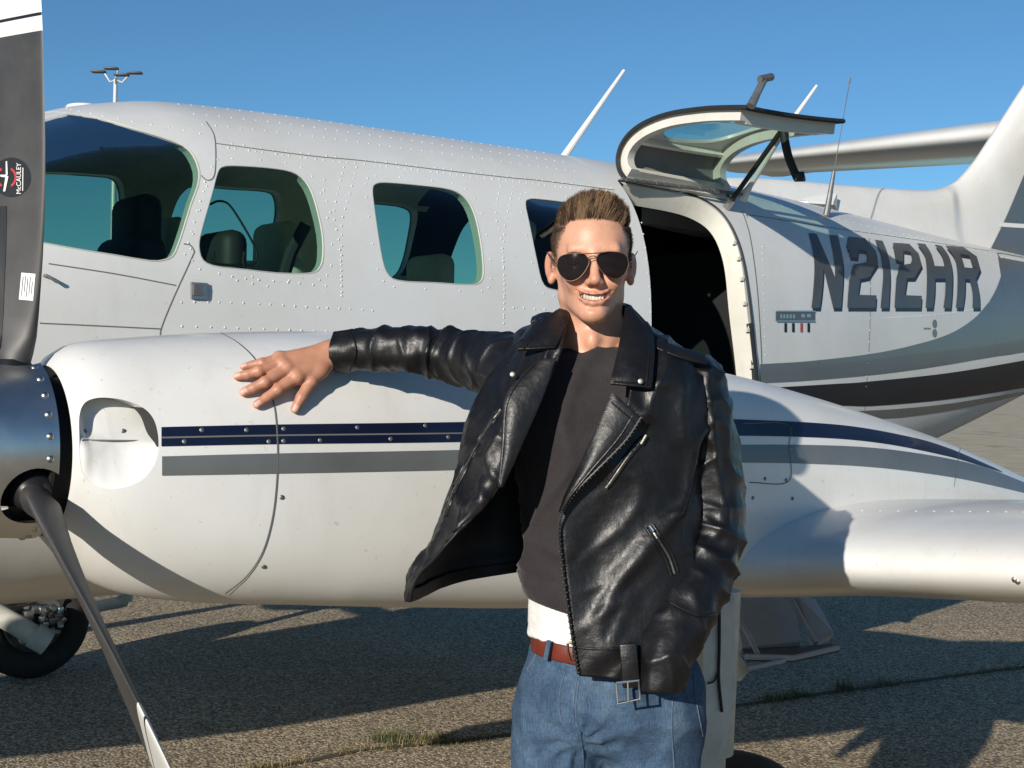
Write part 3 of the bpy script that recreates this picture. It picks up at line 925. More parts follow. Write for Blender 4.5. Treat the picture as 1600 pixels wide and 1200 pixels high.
# ---- propellers
HZ = 1.345
def prop_frame(d):
    t = (-d[1], d[0]); return Vector((0, d[0], d[1])), Vector((0, t[0], t[1]))
R_ROWS = [0.09, 0.12, 0.15, 0.18, 0.21, 0.25, 0.30, 0.36, 0.43, 0.50, 0.57, 0.64, 0.71, 0.775, 0.782, 0.803, 0.809, 0.85, 0.89, 0.925, 0.95, 0.963, 0.97]
def blade(ang, cy):
    d = (math.sin(ang), math.cos(ang)); D, T = prop_frame(d)
    rows = []; mid = []
    for r in R_ROWS:
        c = float(pchip(r, [0.09, 0.15, 0.19, 0.25, 0.43, 0.55, 0.70, 0.85, 0.93, 0.955, 0.97], [0.052, 0.058, 0.084, 0.103, 0.140, 0.150, 0.146, 0.132, 0.112, 0.085, 0.03]))
        th = float(pchip(r, [0.09, 0.17, 0.22, 0.30, 0.43, 0.6, 0.8, 0.97], [0.054, 0.052, 0.042, 0.032, 0.024, 0.018, 0.012, 0.005]))
        be = rad(float(pchip(r, [0.09, 0.2, 0.35, 0.55, 0.8, 0.97], [42, 40, 33, 26, 20, 17])))
        ch = T * math.cos(be) + Vector((1, 0, 0)) * math.sin(be)
        no = D.cross(ch).normalized()
        ring = []
        n = 28
        for k in range(n):
            a = 2 * math.pi * k / n
            u = math.cos(a); v = math.sin(a)
            camber = 0.25 * th * (1 - u * u) if r > 0.2 else 0
            ring.append(Vector((0, cy, HZ)) + D * r + ch * (u * c / 2) + no * (v * th / 2 * (1 - 0.25 * u if r > 0.25 else 1) + camber))
        rows.append(ring)
    v, f = loft_faces(rows, True, True)
    mi = []
    n = 28
    for i in range(len(rows) - 1):
        rr = (R_ROWS[i] + R_ROWS[i + 1]) / 2
        m = 0 if rr < 0.775 else (1 if rr < 0.80 and not (0.782 < rr < 0.803) else (0 if 0.782 < rr < 0.803 and False else 1))
        if 0.803 < rr < 0.809: m = 2
        mi += [m] * n
    mi += [0, 1]
    return v, f, mi
def spinner_geo(cy, cutdirs):
    prof_o = [(-0.40, 0.0), (-0.395, 0.022), (-0.37, 0.055), (-0.32, 0.092), (-0.26, 0.120), (-0.19, 0.142), (-0.11, 0.157), (-0.03, 0.165), (0.010, 0.168), (0.034, 0.1695)]
    prof_i = [(t, max(0.0, r - 0.008)) for t, r in reversed(prof_o)]
    n = 96
    rings = []
    for t, r in prof_o + prof_i[:-1]:
        r = max(r, 0.0006)
        rings.append([Vector((t, cy + r * math.cos(2 * math.pi * k / n), HZ + r * math.sin(2 * math.pi * k / n))) for k in range(n)])
    v, f = loft_faces(rings, True, True)
    return v, f
def propeller(cy, angs, main):
    root = bpy.data.objects.new("propeller", None); link(root, AIR)
    v, f = spinner_geo(cy, None)
    sp = mesh_obj("spinner", v, f, MT['chrome'], root)
    if main:
        cs = []
        for a in angs:
            D, T = prop_frame((math.sin(a), math.cos(a)))
            mc = MB(); mc.lathe([(0.07, 0.060), (0.32, 0.060)], Vector((0.0, cy, HZ)), D, 32)
            c = mc.build("cutter", MT['chrome'])
            bm = bmesh.new(); bm.from_mesh(c.data); bmesh.ops.recalc_face_normals(bm, faces=bm.faces); bm.to_mesh(c.data); bm.free()
            cs.append(c)
        boolean(sp, cs)
        sp.data.polygons.foreach_set("use_smooth", [True] * len(sp.data.polygons)); sp.data.set_sharp_from_angle(angle=rad(40))
    hb = MB(); hb.lathe([(-0.14, 0.0), (-0.14, 0.07), (-0.05, 0.105), (0.02, 0.11), (0.024, 0.158), (0.031, 0.158), (0.031, 0.0)], (0, cy, HZ), (1, 0, 0), 32, False)
    hb.build("hub", MT['black'], root, True, 30)
    bl = []
    for a in angs:
        v, f, mi = blade(a, cy)
        me = mesh_obj("blade", v, f, None, root, True, 50, [MT['blade'], MT['white'], MT['bladeblk']], mi)
        bl.append(me)
        D, T = prop_frame((math.sin(a), math.cos(a)))
        cu = MB(); cu.lathe([(0.06, 0.045), (0.140, 0.042), (0.158, 0.034), (0.168, 0.028)], Vector((0, cy, HZ)), D, 24)
        cu.build("blade_cuff", MT['bladeblk'], me, True, 40)
    if main:
        smesh = None
        for k in range(26):
            a = 2 * math.pi * k / 26 + 0.06
            D = Vector((0, math.cos(a), math.sin(a)))
            if any(D.dot(Vector((0, math.sin(x), math.cos(x)))) > 0.93 for x in angs): continue
            if smesh is None:
                ms = MB(); dome(ms, Vector((0, 0, 0)), Vector((0, 0, 1)), 0.0075, 0.0045, 12)
                so_ = ms.build("screw", MT['steel'], sp, True, None); smesh = so_.data
            else:
                so_ = bpy.data.objects.new("screw", smesh); link(so_, sp)
            so_.location = Vector((0.018, cy, HZ)) + D * 0.168
            so_.rotation_euler = D.to_track_quat('Z', 'Y').to_euler()
    return root, bl
PANG = [0.0, math.pi * 2 / 3, -math.pi * 2 / 3]     # angle from +z towards +y
prop_l, blades_l = propeller(EY, PANG, True)
prop_r, blades_r = propeller(-EY, [0.5, 0.5 + math.pi * 2 / 3, 0.5 - math.pi * 2 / 3], False)

# maker's round sticker and a data placard on the upright blade
up = blades_l[0]
UP_BVH = BVHTree.FromPolygons([tuple(v.co) for v in up.data.vertices], [tuple(p.vertices) for p in up.data.polygons])
def disc_px(bvh, cx, cy, rx, ry, off, name, mat, par, a0=0.0, a1=2 * math.pi, rin=0.0, n=40):
    V = []; F = []
    ks = n + 1
    for rr in (rin, (1 + rin) / 2, 1.0):
        for k in range(ks):
            a = a0 + (a1 - a0) * k / n
            h = hit(bvh, cx + rx * rr * math.cos(a), cy + ry * rr * math.sin(a))
            V.append(h[0] - lray(cx, cy) * off if h else None)
    for i in range(2):
        for k in range(n):
            q = (i * ks + k, i * ks + k + 1, (i + 1) * ks + k + 1, (i + 1) * ks + k)
            if all(V[j] is not None for j in q): F.append(q)
    V = [v if v is not None else Vector() for v in V]
    used = sorted({j for q in F for j in q}); mp = {j: i for i, j in enumerate(used)}
    return mesh_obj(name, [V[j] for j in used], [tuple(mp[j] for j in q) for q in F], mat, par, True)
STW = plain("sticker_white", (0.75, 0.75, 0.74), 0.5); STR = plain("sticker_red", (0.45, 0.03, 0.04), 0.5); STK = plain("sticker_black", (0.008, 0.008, 0.009), 0.45)
disc_px(UP_BVH, 18, 277, 30, 31, 0.0012, "maker_sticker", STK, up)
disc_px(UP_BVH, 10, 277, 16, 17, 0.0020, "sticker_arc", STR, up, rad(-60), rad(60), 0.8)
disc_px(UP_BVH, 10, 277, 16, 17, 0.0020, "sticker_arc", STR, up, rad(120), rad(240), 0.8)
def px_poly(pts, bvh, off, name, mat, par):
    V = []
    for p in pts:
        h = hit(bvh, *p)
        if h is None: return None
        V.append(h[0] - lray(*p) * off)
    return mesh_obj(name, V, [tuple(range(len(V)))], mat, par, False)
px_poly([(9,252),(11,252),(12,273),(9,274)], UP_BVH, 0.0028, "sticker_emblem", STW, up)
px_poly([(9,273),(13,276),(8,299),(5,299)], UP_BVH, 0.0028, "sticker_emblem", STW, up)
px_poly([(0.5,273),(9,273),(9,277),(0.5,276)], UP_BVH, 0.0028, "sticker_emblem", STW, up)
def text_px(body, x, y, size, rot, bvh, off, name, mat, par, sx=1.0):
    """lettering turned by rot (radians, anticlockwise on the picture), laid on a surface"""
    cu = bpy.data.curves.new("lettering", 'FONT'); cu.body = body; cu.size = 1.0; cu.align_x = 'CENTER'; cu.align_y = 'CENTER'
    cu.resolution_u = 3
    to = bpy.data.objects.new("lettering", cu); COL.objects.link(to)
    dg = bpy.context.evaluated_depsgraph_get(); dg.update()
    me = bpy.data.meshes.new_from_object(to.evaluated_get(dg))
    bpy.data.objects.remove(to); bpy.data.curves.remove(cu)
    ok = True
    for v in me.vertices:
        a, b = v.co.x * size * sx, v.co.y * size
        px = x + a * math.cos(rot) - b * math.sin(rot); py = y - (a * math.sin(rot) + b * math.cos(rot))
        h = hit(bvh, px, py)
        if h is None: ok = False; break
        v.co = h[0] - lray(px, py) * off
    if not ok: return None
    me.materials.append(mat)
    o = bpy.data.objects.new(name, me); return link(o, par)
text_px("McCAULEY", 29.5, 279, 10.5, math.pi / 2, UP_BVH, 0.0024, "sticker_lettering", STW, up, 0.95)
px_poly([(35.2,262),(36.4,262),(36,298),(34.8,298)], UP_BVH, 0.0024, "sticker_rule", STW, up)
def bp(u_, v_):
    return (34 + 22 * v_ - 4 * u_, 426 + 2 * v_ + 42 * u_)
quads_on([[bp(a / 8, b / 8) for b in range(9)] for a in range(9)], UP_BVH, "data_placard", STW, up, 0.0012)
for i, (a, b) in enumerate(((0.15, 0.85), (0.1, 0.7), (0.2, 0.9), (0.12, 0.8), (0.3, 0.75))):
    t = 0.14 + i * 0.17
    quads_on([[bp(a + (b - a) * q / 6, t + 0.045 * w_) for w_ in (0, 1)] for q in range(7)], UP_BVH, "placard_print", MT['dullmetal'], up, 0.0022)
# worn black de-icing boot along the leading edge
decal("deice_boot", [(-4,322),(-4,380),(-4,440),(-4,500),(-4,545)], [(11,322),(10,380),(7.5,440),(5,500),(1,545)], 16, 6, UP_BVH, STK, up, 0.0012)

# ---- wings and tail surfaces
def airfoil(t, n=36):
    out = []
    for k in range(n):
        a = 2 * math.pi * k / n
        x = 0.5 * (1 + math.cos(a))
        yt = 5 * t * (0.2969 * math.sqrt(max(x, 0)) - 0.126 * x - 0.3516 * x * x + 0.2843 * x ** 3 - 0.1036 * x ** 4)
        cam_ = 0.02 * 4 * x * (1 - x)
        out.append((x, cam_ + (yt if a <= math.pi else -yt)))
    return out
def wing_geo(st, n=48, axis='y', inc=rad(2.0)):
    rows = []
    for (s, xle, zle, c, t) in st:
        r = []
        for (x, z) in airfoil(t, n):
            X = x * c; Z = z * c
            X, Z = X * math.cos(inc) + Z * math.sin(inc), -X * math.sin(inc) + Z * math.cos(inc)
            r.append(Vector((xle + X, s, zle + Z)))
        rows.append(r)
    return loft_faces(rows, True, True)
def stations(lst, m):
    L = np.array(lst, float)
    ii = np.linspace(0, len(L) - 1, m)
    return [[float(np.interp(i, range(len(L)), L[:, k])) for k in range(L.shape[1])] for i in ii]
D5 = math.tan(rad(5.0))
def zl(y): return 1.016 + (abs(y) - 1.85) * D5
wst = [(-0.45, 1.70, zl(-.45), 1.95, 0.135), (-1.55, 1.70, zl(-1.55), 1.93, 0.135), (-1.95, 1.60, zl(-1.95), 2.03, 0.128), (-2.04, 1.66, zl(-2.04), 1.96, 0.130), (-2.12, 1.735, zl(-2.12), 1.88, 0.133), (-2.20, 1.785, zl(-2.20), 1.82, 0.135), (-2.30, 1.80, zl(-2.30), 1.80, 0.135), (-6.55, 1.98, zl(-6.55), 1.15, 0.12), (-6.72, 2.10, zl(-6.72), 0.95, 0.08), (-6.78, 2.25, zl(-6.78) + .01, 0.7, 0.02)]
wv, wf = wing_geo(wst, 72)
wing_l = mesh_obj("wing", wv, wf, MT['white'], AIR, True, 50)
WING_BVH = BVHTree.FromPolygons([tuple(v) for v in wv], wf)
wing_r = bpy.data.objects.new("wing", wing_l.data); link(wing_r, AIR); wing_r.scale = (1, -1, 1)
# small lens and screws on the leading edge, vent flap below
mbx = MB()
for p in ((1590,909),(1585,906)):
    h_ = hit(WING_BVH, *p)
    if h_: dome(mbx, h_[0], h_[1], 0.007, 0.004, 12)
mbx.build("leading_edge_light", MT['chrome'], wing_l, True, None)
so = MB()
for t in np.linspace(0, 1, 14):
    h_ = hit(WING_BVH, 1235 + 365 * t, 797 + 3 * t)
    if h_: dome(so, h_[0], h_[1], 0.004, 0.0015, 8)
o = so.build("rivet", MT['white'], wing_l, True, None); tag(o, kind="stuff")
# fin with its long dorsal fillet, rudder
DX = [3.25, 3.65, 3.96, 4.75, 5.25, 5.45, 5.62, 5.80, 6.13, 6.55, 6.70, 7.05, 7.45]
DZ = [2.36, 2.412, 2.44, 2.474, 2.505, 2.56, 2.68, 2.86, 3.21, 3.60, 3.64, 3.65, 3.64]
cols = []
for x in list(np.linspace(3.25, 5.2, 30)) + list(np.linspace(5.26, 7.45, 60)):
    zt = float(pchip(x, DX, DZ)); zb = float(pchip(x, FX, FT)) - 0.20
    tm = float(pchip(x, [3.25, 3.6, 4.5, 5.4, 6.2, 6.9, 7.45], [0.015, 0.05, 0.075, 0.085, 0.085, 0.05, 0.008]))
    side = []
    for j in range(25):
        v = j / 24
        z = zb + (zt - zb) * (1 - (1 - v) ** 1.6)
        d = max(0.0, zt - z)
        h_ = tm * math.sqrt(1 - math.exp(-d / (0.05 if x < 5.4 else 0.16)))
        h_ *= 1 + 0.5 * math.exp(-max(0, z - zb - 0.17) / 0.05) if x < 7 else 1
        side.append((z, h_))
    cols.append([Vector((x, -h_, z)) for z, h_ in side] + [Vector((x, h_, z)) for z, h_ in side[::-1][1:]])
fv, ff = loft_faces(cols, True, True)
fin = mesh_obj("vertical_fin", fv, ff, MT['white'], AIR, True, 45)
FIN_BVH = BVHTree.FromPolygons([tuple(v) for v in fv], ff)
decal("grey_fin_panel", [(1548,388),(1572,338),(1600,272),(1640,180)], [(1560,394),(1600,400),(1660,410),(1720,420)], 16, 16, FIN_BVH, MT['bluegrey'], fin, 0.002)
decal("white_fin_line", [(1563,347.5),(1600,350),(1690,354)], [(1560,354),(1600,356.5),(1690,361)], 10, 2, FIN_BVH, MT['linewhite'], fin, 0.0035)
seam_obj([(1398,293),(1411,320),(1412,355),(1415,372)], FIN_BVH, fin, 0.004)
seam_obj([(1566,215),(1575,250),(1590,262),(1600,262)], FIN_BVH, fin, 0.004)

so = MB()
rivet_px(so, [(1405,300),(1418,330),(1419,365)], 0.06, FIN_BVH, 0.005)
rivet_px(so, [(1560,215),(1600,217)], 0.06, FIN_BVH, 0.006)
rivet_px(so, [(1545,370),(1575,300),(1598,250)], 0.07, FIN_BVH, 0.005)
o = so.build("rivet", MT['fus'], fin, True, None); tag(o, kind="stuff")

# tailplane
hst = [(0.0, 6.00, 2.91, 1.45, 0.135), (0.5, 6.06, 2.94, 1.38, 0.135), (2.55, 6.30, 3.06, 0.95, 0.12), (2.68, 6.45, 3.03, 0.62, 0.07), (2.73, 6.55, 3.03, 0.45, 0.02)]
hv, hf = wing_geo(hst, 48, inc=rad(-1.0))
tp_r = mesh_obj("tailplane", hv, hf, MT['white'], AIR, True, 50)
tp_l = bpy.data.objects.new("tailplane", tp_r.data); link(tp_l, AIR); tp_l.scale = (1, -1, 1)

# ---- upper cabin door, swung up on its top hinge
def door_sec(x, off, zlow):
    s = [p for p in fus_sec(x, off, 720) if p.y < 0]
    s = [p for p in s if p.z > zlow]
    s.sort(key=lambda p: -p.z)
    return s
HINGE = Vector((0, -0.553, 2.232))
DPX = [(976,283),(967,270),(963.5,256),(964,242),(970,224),(984,205),(1008,188),(1046,174),(1095,166.5),(1130,164.5),(1165,164)]
xa, xb = 2.60, 3.20
nA = 40
DPROF = np.array([(p.y, p.z) for p in [on_plane(*q, 0, xa) for q in spline(DPX, nA)]])
rc = on_plane(1318, 186, 0, xb)
DH = DPROF[0]
DT = np.gradient(DPROF, axis=0); DT /= np.linalg.norm(DT, axis=1)[:, None]
DN = np.stack([DT[:, 1], -DT[:, 0]], 1)
if DN[-1] @ np.array([0, -1.0]) < 0: DN = -DN
def door_pt(x, i, off):
    t = (x - xa) / (xb - xa)
    e = np.array([rc.y, rc.z]); f_ = DPROF[-1]
    h1 = DH + np.array([0.055, -0.012]) * t
    base = h1 + (DPROF[i] - DH)
    k = (i / (nA - 1))
    base = base + (e - (h1 + f_ - DH)) * t * k
    q = base + DN[i] * off
    return Vector((x, q[0], q[1]))
def darc(x, off): return [door_pt(x, i, off) for i in range(nA)]
HINGE = Vector((0, DH[0], DH[1]))
door = bpy.data.objects.new("upper_cabin_door", None); link(door, AIR)
xsD = list(np.linspace(xa, xb, 16))
def sheet(off, x_list, i0=0, i1=None):
    return [darc(x, off)[i0:i1] for x in x_list]
skin_o = sheet(0.0, xsD); skin_i = sheet(0.012, xsD)
def plate(rows_o, rows_i):
    """closed plate from two matching grids"""
    n = len(rows_o[0]); m = len(rows_o)
    V = [p for r in rows_o for p in r] + [p for r in rows_i for p in r]; F = []
    b = n * m
    for i in range(m - 1):
        for k in range(n - 1):
            a = i * n + k
            F.append((a, a + n, a + n + 1, a + 1)); F.append((b + a, b + a + 1, b + a + n + 1, b + a + n))
    per = [k for k in range(n)] + [i * n + n - 1 for i in range(1, m)] + [(m - 1) * n + k for k in range(n - 2, -1, -1)] + [i * n for i in range(m - 2, 0, -1)]
    for j in range(len(per)):
        a, c = per[j], per[(j + 1) % len(per)]
        F.append((a, c, b + c, b + a))
    me_v, me_f = V, F
    return me_v, me_f
def plate_obj(name, ro, ri, mat, par, sharp=35):
    V, F = plate(ro, ri)
    o = mesh_obj(name, V, F, mat, par, True, None)
    bm = bmesh.new(); bm.from_mesh(o.data); bmesh.ops.recalc_face_normals(bm, faces=bm.faces); bm.to_mesh(o.data); bm.free()
    o.data.set_sharp_from_angle(angle=rad(sharp))
    return o
skin = plate_obj("door_skin", skin_o, skin_i, MT['fus'], door)
# window hole in the door skin and its pane
mcx = (xa + xb) / 2
wpts = []
for k in range(28):
    a = 2 * math.pi * k / 28
    c, s = math.cos(a), math.sin(a)
    wpts.append((mcx + 0.03 + 0.20 * math.copysign(abs(c) ** 0.55, c), s))
midp = darc(mcx, 0.0)
yv = [p.y for p in midp]
ya_, yb_ = midp[int(nA * 0.50)].y, midp[int(nA * 0.84)].y
cutv = []
for (x, s) in wpts:
    cutv.append((x, (ya_ + yb_) / 2 + (yb_ - ya_) / 2 * math.copysign(abs(s) ** 0.55, s)))
nv2 = len(cutv)
V = [Vector((x, y, 2.2)) for x, y in cutv] + [Vector((x, y, 2.7)) for x, y in cutv]
F = [tuple(range(nv2))[::-1], tuple(range(nv2, 2 * nv2))] + [(i, (i + 1) % nv2, (i + 1) % nv2 + nv2, i + nv2) for i in range(nv2)]
cut = mesh_obj("cutter", V, F, MT['fus'])
bm = bmesh.new(); bm.from_mesh(cut.data); bmesh.ops.recalc_face_normals(bm, faces=bm.faces); bm.to_mesh(cut.data); bm.free()
boolean(skin, [cut]); skin.data.polygons.foreach_set("use_smooth", [True] * len(skin.data.polygons)); skin.data.set_sharp_from_angle(angle=rad(35))
DSK = BVHTree.FromPolygons([tuple(p) for r in skin_o for p in r], [(i * nA + k, (i + 1) * nA + k, (i + 1) * nA + k + 1, i * nA + k + 1) for i in range(15) for k in range(nA - 1)])
rings = []
for s in (1.0, 0.7, 0.35, 0.05):
    rg = []
    for x, y in cutv:
        X = mcx + 0.03 + (x - mcx - 0.03) * s; Y = (ya_ + yb_) / 2 + (y - (ya_ + yb_) / 2) * s
        h_ = DSK.ray_cast(Vector((X, Y, 3.5)), Vector((0, 0, -1)))
        rg.append(Vector((X, Y, (h_[0].z if h_[0] is not None else 2.4) - 0.008)))
    rings.append(rg)
v_, f_ = loft_faces(rings, True, False)
f_.append(tuple(range(3 * nv2, 4 * nv2)))
mesh_obj("window", v_, f_, MT['glass'], door)
# rubber edge and thick inner frame all round
ring_pts = []
def frame_strip(name, rows_o_off, rows_i_off, xl, i0, i1, mat):
    ro = [darc(x, rows_o_off)[i0:i1] for x in xl]
    ri = [darc(x, rows_i_off)[i0:i1] for x in xl]
    return plate_obj(name, ro, ri, mat, door)
frame_strip("door_frame_front", 0.012, 0.050, [xa + 0.012, xa + 0.03, xa + 0.05], 1, nA - 1, MT['cream'])
frame_strip("door_frame_rear", 0.012, 0.055, [xb - 0.05, xb - 0.03, xb - 0.012], 1, nA - 1, MT['cream'])
frame_strip("door_frame_bottom", 0.012, 0.058, list(np.linspace(xa + 0.05, xb - 0.05, 8)), nA - 4, nA - 1, MT['cream'])
frame_strip("door_frame_top", 0.012, 0.045, list(np.linspace(xa + 0.05, xb - 0.05, 8)), 1, 4, MT['cream'])
frame_strip("door_stiffener", 0.012, 0.035, list(np.linspace(xa + 0.05, xb - 0.05, 8)), 18, 20, MT['liner'])
LIN2 = plain("door_lining", (0.20, 0.205, 0.20), 0.8, 0, 0.12, 10)
frame_strip("door_lining", 0.0125, 0.016, list(np.linspace(xa + 0.05, xb - 0.05, 8)), 3, 19, LIN2)
edge = MB()
per = [door_pt(xa, i, 0.008) for i in range(0, nA)] + [door_pt(x, nA - 1, 0.008) for x in xsD[1:]] + [door_pt(xb, i, 0.008) for i in range(nA - 2, -1, -1)]
edge.tube(per, 0.009, 8); edge.build("door_seal", MT['black'], door)
hg = MB()
hg.tube([Vector((x, HINGE.y - 0.005, HINGE.z + 0.006)) for x in (xa - 0.02, mcx, xb + 0.02)], 0.006, 8)
for t in np.linspace(0.02, 0.98, 16):
    hg.lathe([(-0.014, 0.0085), (0.014, 0.0085)], (xa + (xb - xa) * t, HINGE.y - 0.005, HINGE.z + 0.006), (1, 0, 0), 8)
hg.build("door_hinge", MT['dullmetal'], door)
hd = MB()
ph = door_pt(xa + 0.30, nA - 3, -0.01)
h0 = on_plane(1173, 166, 1, -1.27); h1 = on_plane(1193, 126, 1, -1.27)
hd.tube([h0, h0 * 0.5 + h1 * 0.5, h1], [0.016, 0.013, 0.013], 8)
h2 = on_plane(1187, 124, 1, -1.27); h3 = on_plane(1206, 120, 1, -1.27)
hd.tube([h2, h3], 0.013, 8)
hd.build("door_handle", MT['dullmetal'], door)
# gas strut between door and sill, and the pull strap
xs_ = x_rear - 0.03
b0 = on_plane(1124, 340, 0, xs_ - 0.02); t0 = on_plane(1221, 204, 0, xs_ - 0.06)
sm = MB(); sm.tube([b0 + (t0 - b0) * 0.04, b0 + (t0 - b0) * 0.98], 0.010, 10); sr = sm.build("door_strut", MT['black'], AIR)
sm = MB(); sm.tube([b0, b0 + (t0 - b0) * 0.22], 0.016, 10); sm.build("strut_end", MT['steel'], sr)
b1 = on_plane(1160, 310, 0, xs_ + 0.06); t1 = on_plane(1224, 206, 0, xs_ + 0.02)
sm = MB(); sm.tube([b1, b1 * 0.8 + t1 * 0.2, t1], [0.022, 0.011, 0.011], 10); sm.build("door_prop_rod", MT['white'], AIR)
S = [on_plane(*p, 0, xs_ - 0.05) for p in spline([(1223,196),(1226,218),(1232,245),(1241,268),(1248,283),(1252,281),(1249,268)], 24)]
sp_ = MB()
vv = []; ffc = []
for i, p in enumerate(S):
    w = Vector((0.010, -0.013, 0)); vv += [p - w, p + w]
for i in range(len(S) - 1): ffc.append((2 * i, 2 * i + 1, 2 * i + 3, 2 * i + 2))
so_ = mesh_obj("pull_strap", vv, ffc, MT['black'], door)
md = so_.modifiers.new("thick", 'SOLIDIFY'); md.thickness = 0.004
# bracket where the strut meets the door jamb
mbx = MB(); mbx.box(b0 + Vector((0.03, 0.02, -0.01)), (0.09, 0.03, 0.03)); mbx.build("strut_bracket", MT['cream'], AIR, False, None)

# cream door jamb lining the rear and top of the opening
jm = []
for (px, py) in spline(DOOR_PX, 60):
    h_ = hit(FUS_BVH, px, py); jm.append(h_[0])
def inward(p, dy, dn):
    nn = fus_normal(p); return p - nn * dn
ro = []; ri = []
cj = Vector((x_front + 0.3, -0.7, 1.7))
rowsA = [[], [], [], []]
for p in jm:
    nn = fus_normal(p)
    toc = (cj - p); toc = (toc - nn * toc.dot(nn)).normalized()
    rowsA[0].append(p + nn * 0.004 + toc * 0.000)
    rowsA[1].append(p + nn * 0.004 + toc * 0.022)
    rowsA[2].append(p - nn * 0.030 + toc * 0.030)
    rowsA[3].append(p - nn * 0.075 + toc * 0.034)
v_, f_ = loft_faces(rowsA, False, False)
jo = mesh_obj("door_jamb", v_, f_, MT['cream'], AIR, True, 35)
ed = MB(); ed.tube([r + Vector((0, 0, 0)) for r in rowsA[0]], 0.006, 6); ed.build("jamb_seal", MT['black'], jo)
for t in np.linspace(0.55, 0.97, 7):
    p = rowsA[1][int(t * 59)]
    tb = MB(); tb.box(p + Vector((-0.010, 0, 0)), (0.014, 0.012, 0.014))
    tb.build("latch_catch", MT['cream'], jo, False, None)
lb = MB(); lb.tube([on_plane(1170, 505, 1, -0.73), on_plane(1177, 560, 1, -0.73), on_plane(1181, 606, 1, -0.73)], 0.014, 8); lb.build("door_cable", MT['black'], AIR)

# ---- lower door with folding steps, hanging open under the wing line
stair = bpy.data.objects.new("airstair_door", None); link(stair, AIR)
YS = -1.0
def pp(px, py, y): return on_plane(px, py, 1, y)
def plate_px(name, pts, y, mat, thick=0.03, par=stair):
    """flat board whose outline is measured on the plane through y"""
    P = [pp(px, py, yy) for (px, py, yy) in pts]
    nn = (P[1] - P[0]).cross(P[2] - P[0]).normalized() * thick
    n = len(P)
    V = P + [p + nn for p in P]
    F = [tuple(range(n)), tuple(range(2 * n - 1, n - 1, -1))] + [(i, (i + 1) % n, (i + 1) % n + n, i + n) for i in range(n)]
    return mesh_obj(name, V, F, mat, par, False)
plate_px("stair_panel", [(1146,935,-0.78),(1240,935,-0.78),(1252,1002,-1.05),(1160,1012,-1.05)], 0, MT['stair'])
plate_px("stair_panel", [(1246,930,-0.80),(1274,935,-0.80),(1304,990,-1.0),(1275,1005,-1.0)], 0, MT['stair'])
plate_px("step_tread", [(1160,1014,-1.05),(1300,1006,-1.05),(1310,1012,-1.25),(1240,1028,-1.25),(1166,1026,-1.25)], 0, MT['seatdark'], 0.015)
sm = MB()
sm.tube([pp(1150,962,-1.0), pp(1168,990,-1.12), pp(1184,1022,-1.25)], 0.009, 8)
sm.tube([pp(1166,1026,-1.26), pp(1240,1028,-1.26), pp(1309,1012,-1.26)], 0.010, 8)
sm.tube([pp(1172,1044,-1.3), pp(1226,1032,-1.28)], 0.008, 8)
sm.tube([pp(1238,940,-0.9), pp(1262,985,-1.1), pp(1275,1005,-1.15)], 0.010, 8)
sm.build("stair_rail", MT['stair'], stair)
plate_px("stair_side", [(1146,1010,-1.2),(1172,1046,-1.28),(1160,1060,-1.3),(1143,1058,-1.25)], 0, MT['gear'], 0.015)

# ---- main landing gear
def wheel(c, ax, r=0.28, w=0.17):
    root = bpy.data.objects.new("wheel", None)
    ty = MB(); ty.lathe([(-w * .30, r * .52), (-w * .46, r * .60), (-w * .5, r * .78), (-w * .42, r * .92), (-w * .22, r * .99), (0, r), (w * .22, r * .99), (w * .42, r * .92), (w * .5, r * .78), (w * .46, r * .60), (w * .30, r * .52)], c, ax, 48, False)
    rm = MB(); rm.lathe([(-w * .2, 0.0), (-w * .22, r * .12), (-w * .40, r * .16), (-w * .40, r * .22), (-w * .18, r * .28), (-w * .18, r * .42), (-w * .34, r * .50), (-w * .30, r * .55), (w * .30, r * .55), (w * .34, r * .50), (w * .18, r * .42), (w * .18, r * .28), (w * .40, r * .2), (w * .40, 0.0)], c, ax, 36, False)
    return ty, rm
def gear(cx, cy, sgn, topx, topy):
    root = bpy.data.objects.new("landing_gear", None); link(root, AIR)
    c = Vector((cx, cy, 0.278)); ax = Vector((0, 1, 0))
    ty, rm = wheel(c, ax)
    ty.build("tyre", MT['tyre'], root, True, 50); rm.build("rim", MT['dullmetal'], root, True, 40)
    lg = MB()
    top = Vector((topx, topy, 1.0)); low = Vector((topx - 0.02, topy + 0.01 * sgn, c.z + 0.02))
    lg.tube([top, low + (top - low) * 0.45], 0.055, 16); lg.tube([low + (top - low) * 0.45, low], 0.038, 16)
    lg.tube([low, c], 0.03, 12)
    lg.build("strut", MT['gear'], root)
    cl = MB()
    for k in range(7):
        a = 2 * math.pi * k / 7
        V, F = rbox(c + Vector((0.05 * math.cos(a), -sgn * 0.085 + rng.uniform(-.02, .02), 0.05 * math.sin(a) + .02)), (0.05, 0.05, 0.05), 0.012, 2); cl.add(V, F)
    cl.build("brake_caliper", MT['steel'], root)
    return root, c
gl, cl_ = gear(1.72, -2.05, 1, on_plane(1119, 1050, 1, -2.17).x, -2.17)
gr, cr_ = gear(1.30, 2.2, 1, 1.85, 2.35)
tb = MB()
q0 = on_plane(66, 1000, 1, 2.05); q1 = on_plane(-60, 926, 1, 2.15)
tb.tube([q0, q1], 0.05, 16); tb.tube([q0 + (q0 - q1).normalized() * 0.03, q0 - (q0 - q1).normalized() * 0.05], 0.062, 16)
tb.build("brace_tube", MT['gear'], gr)
tb = MB()
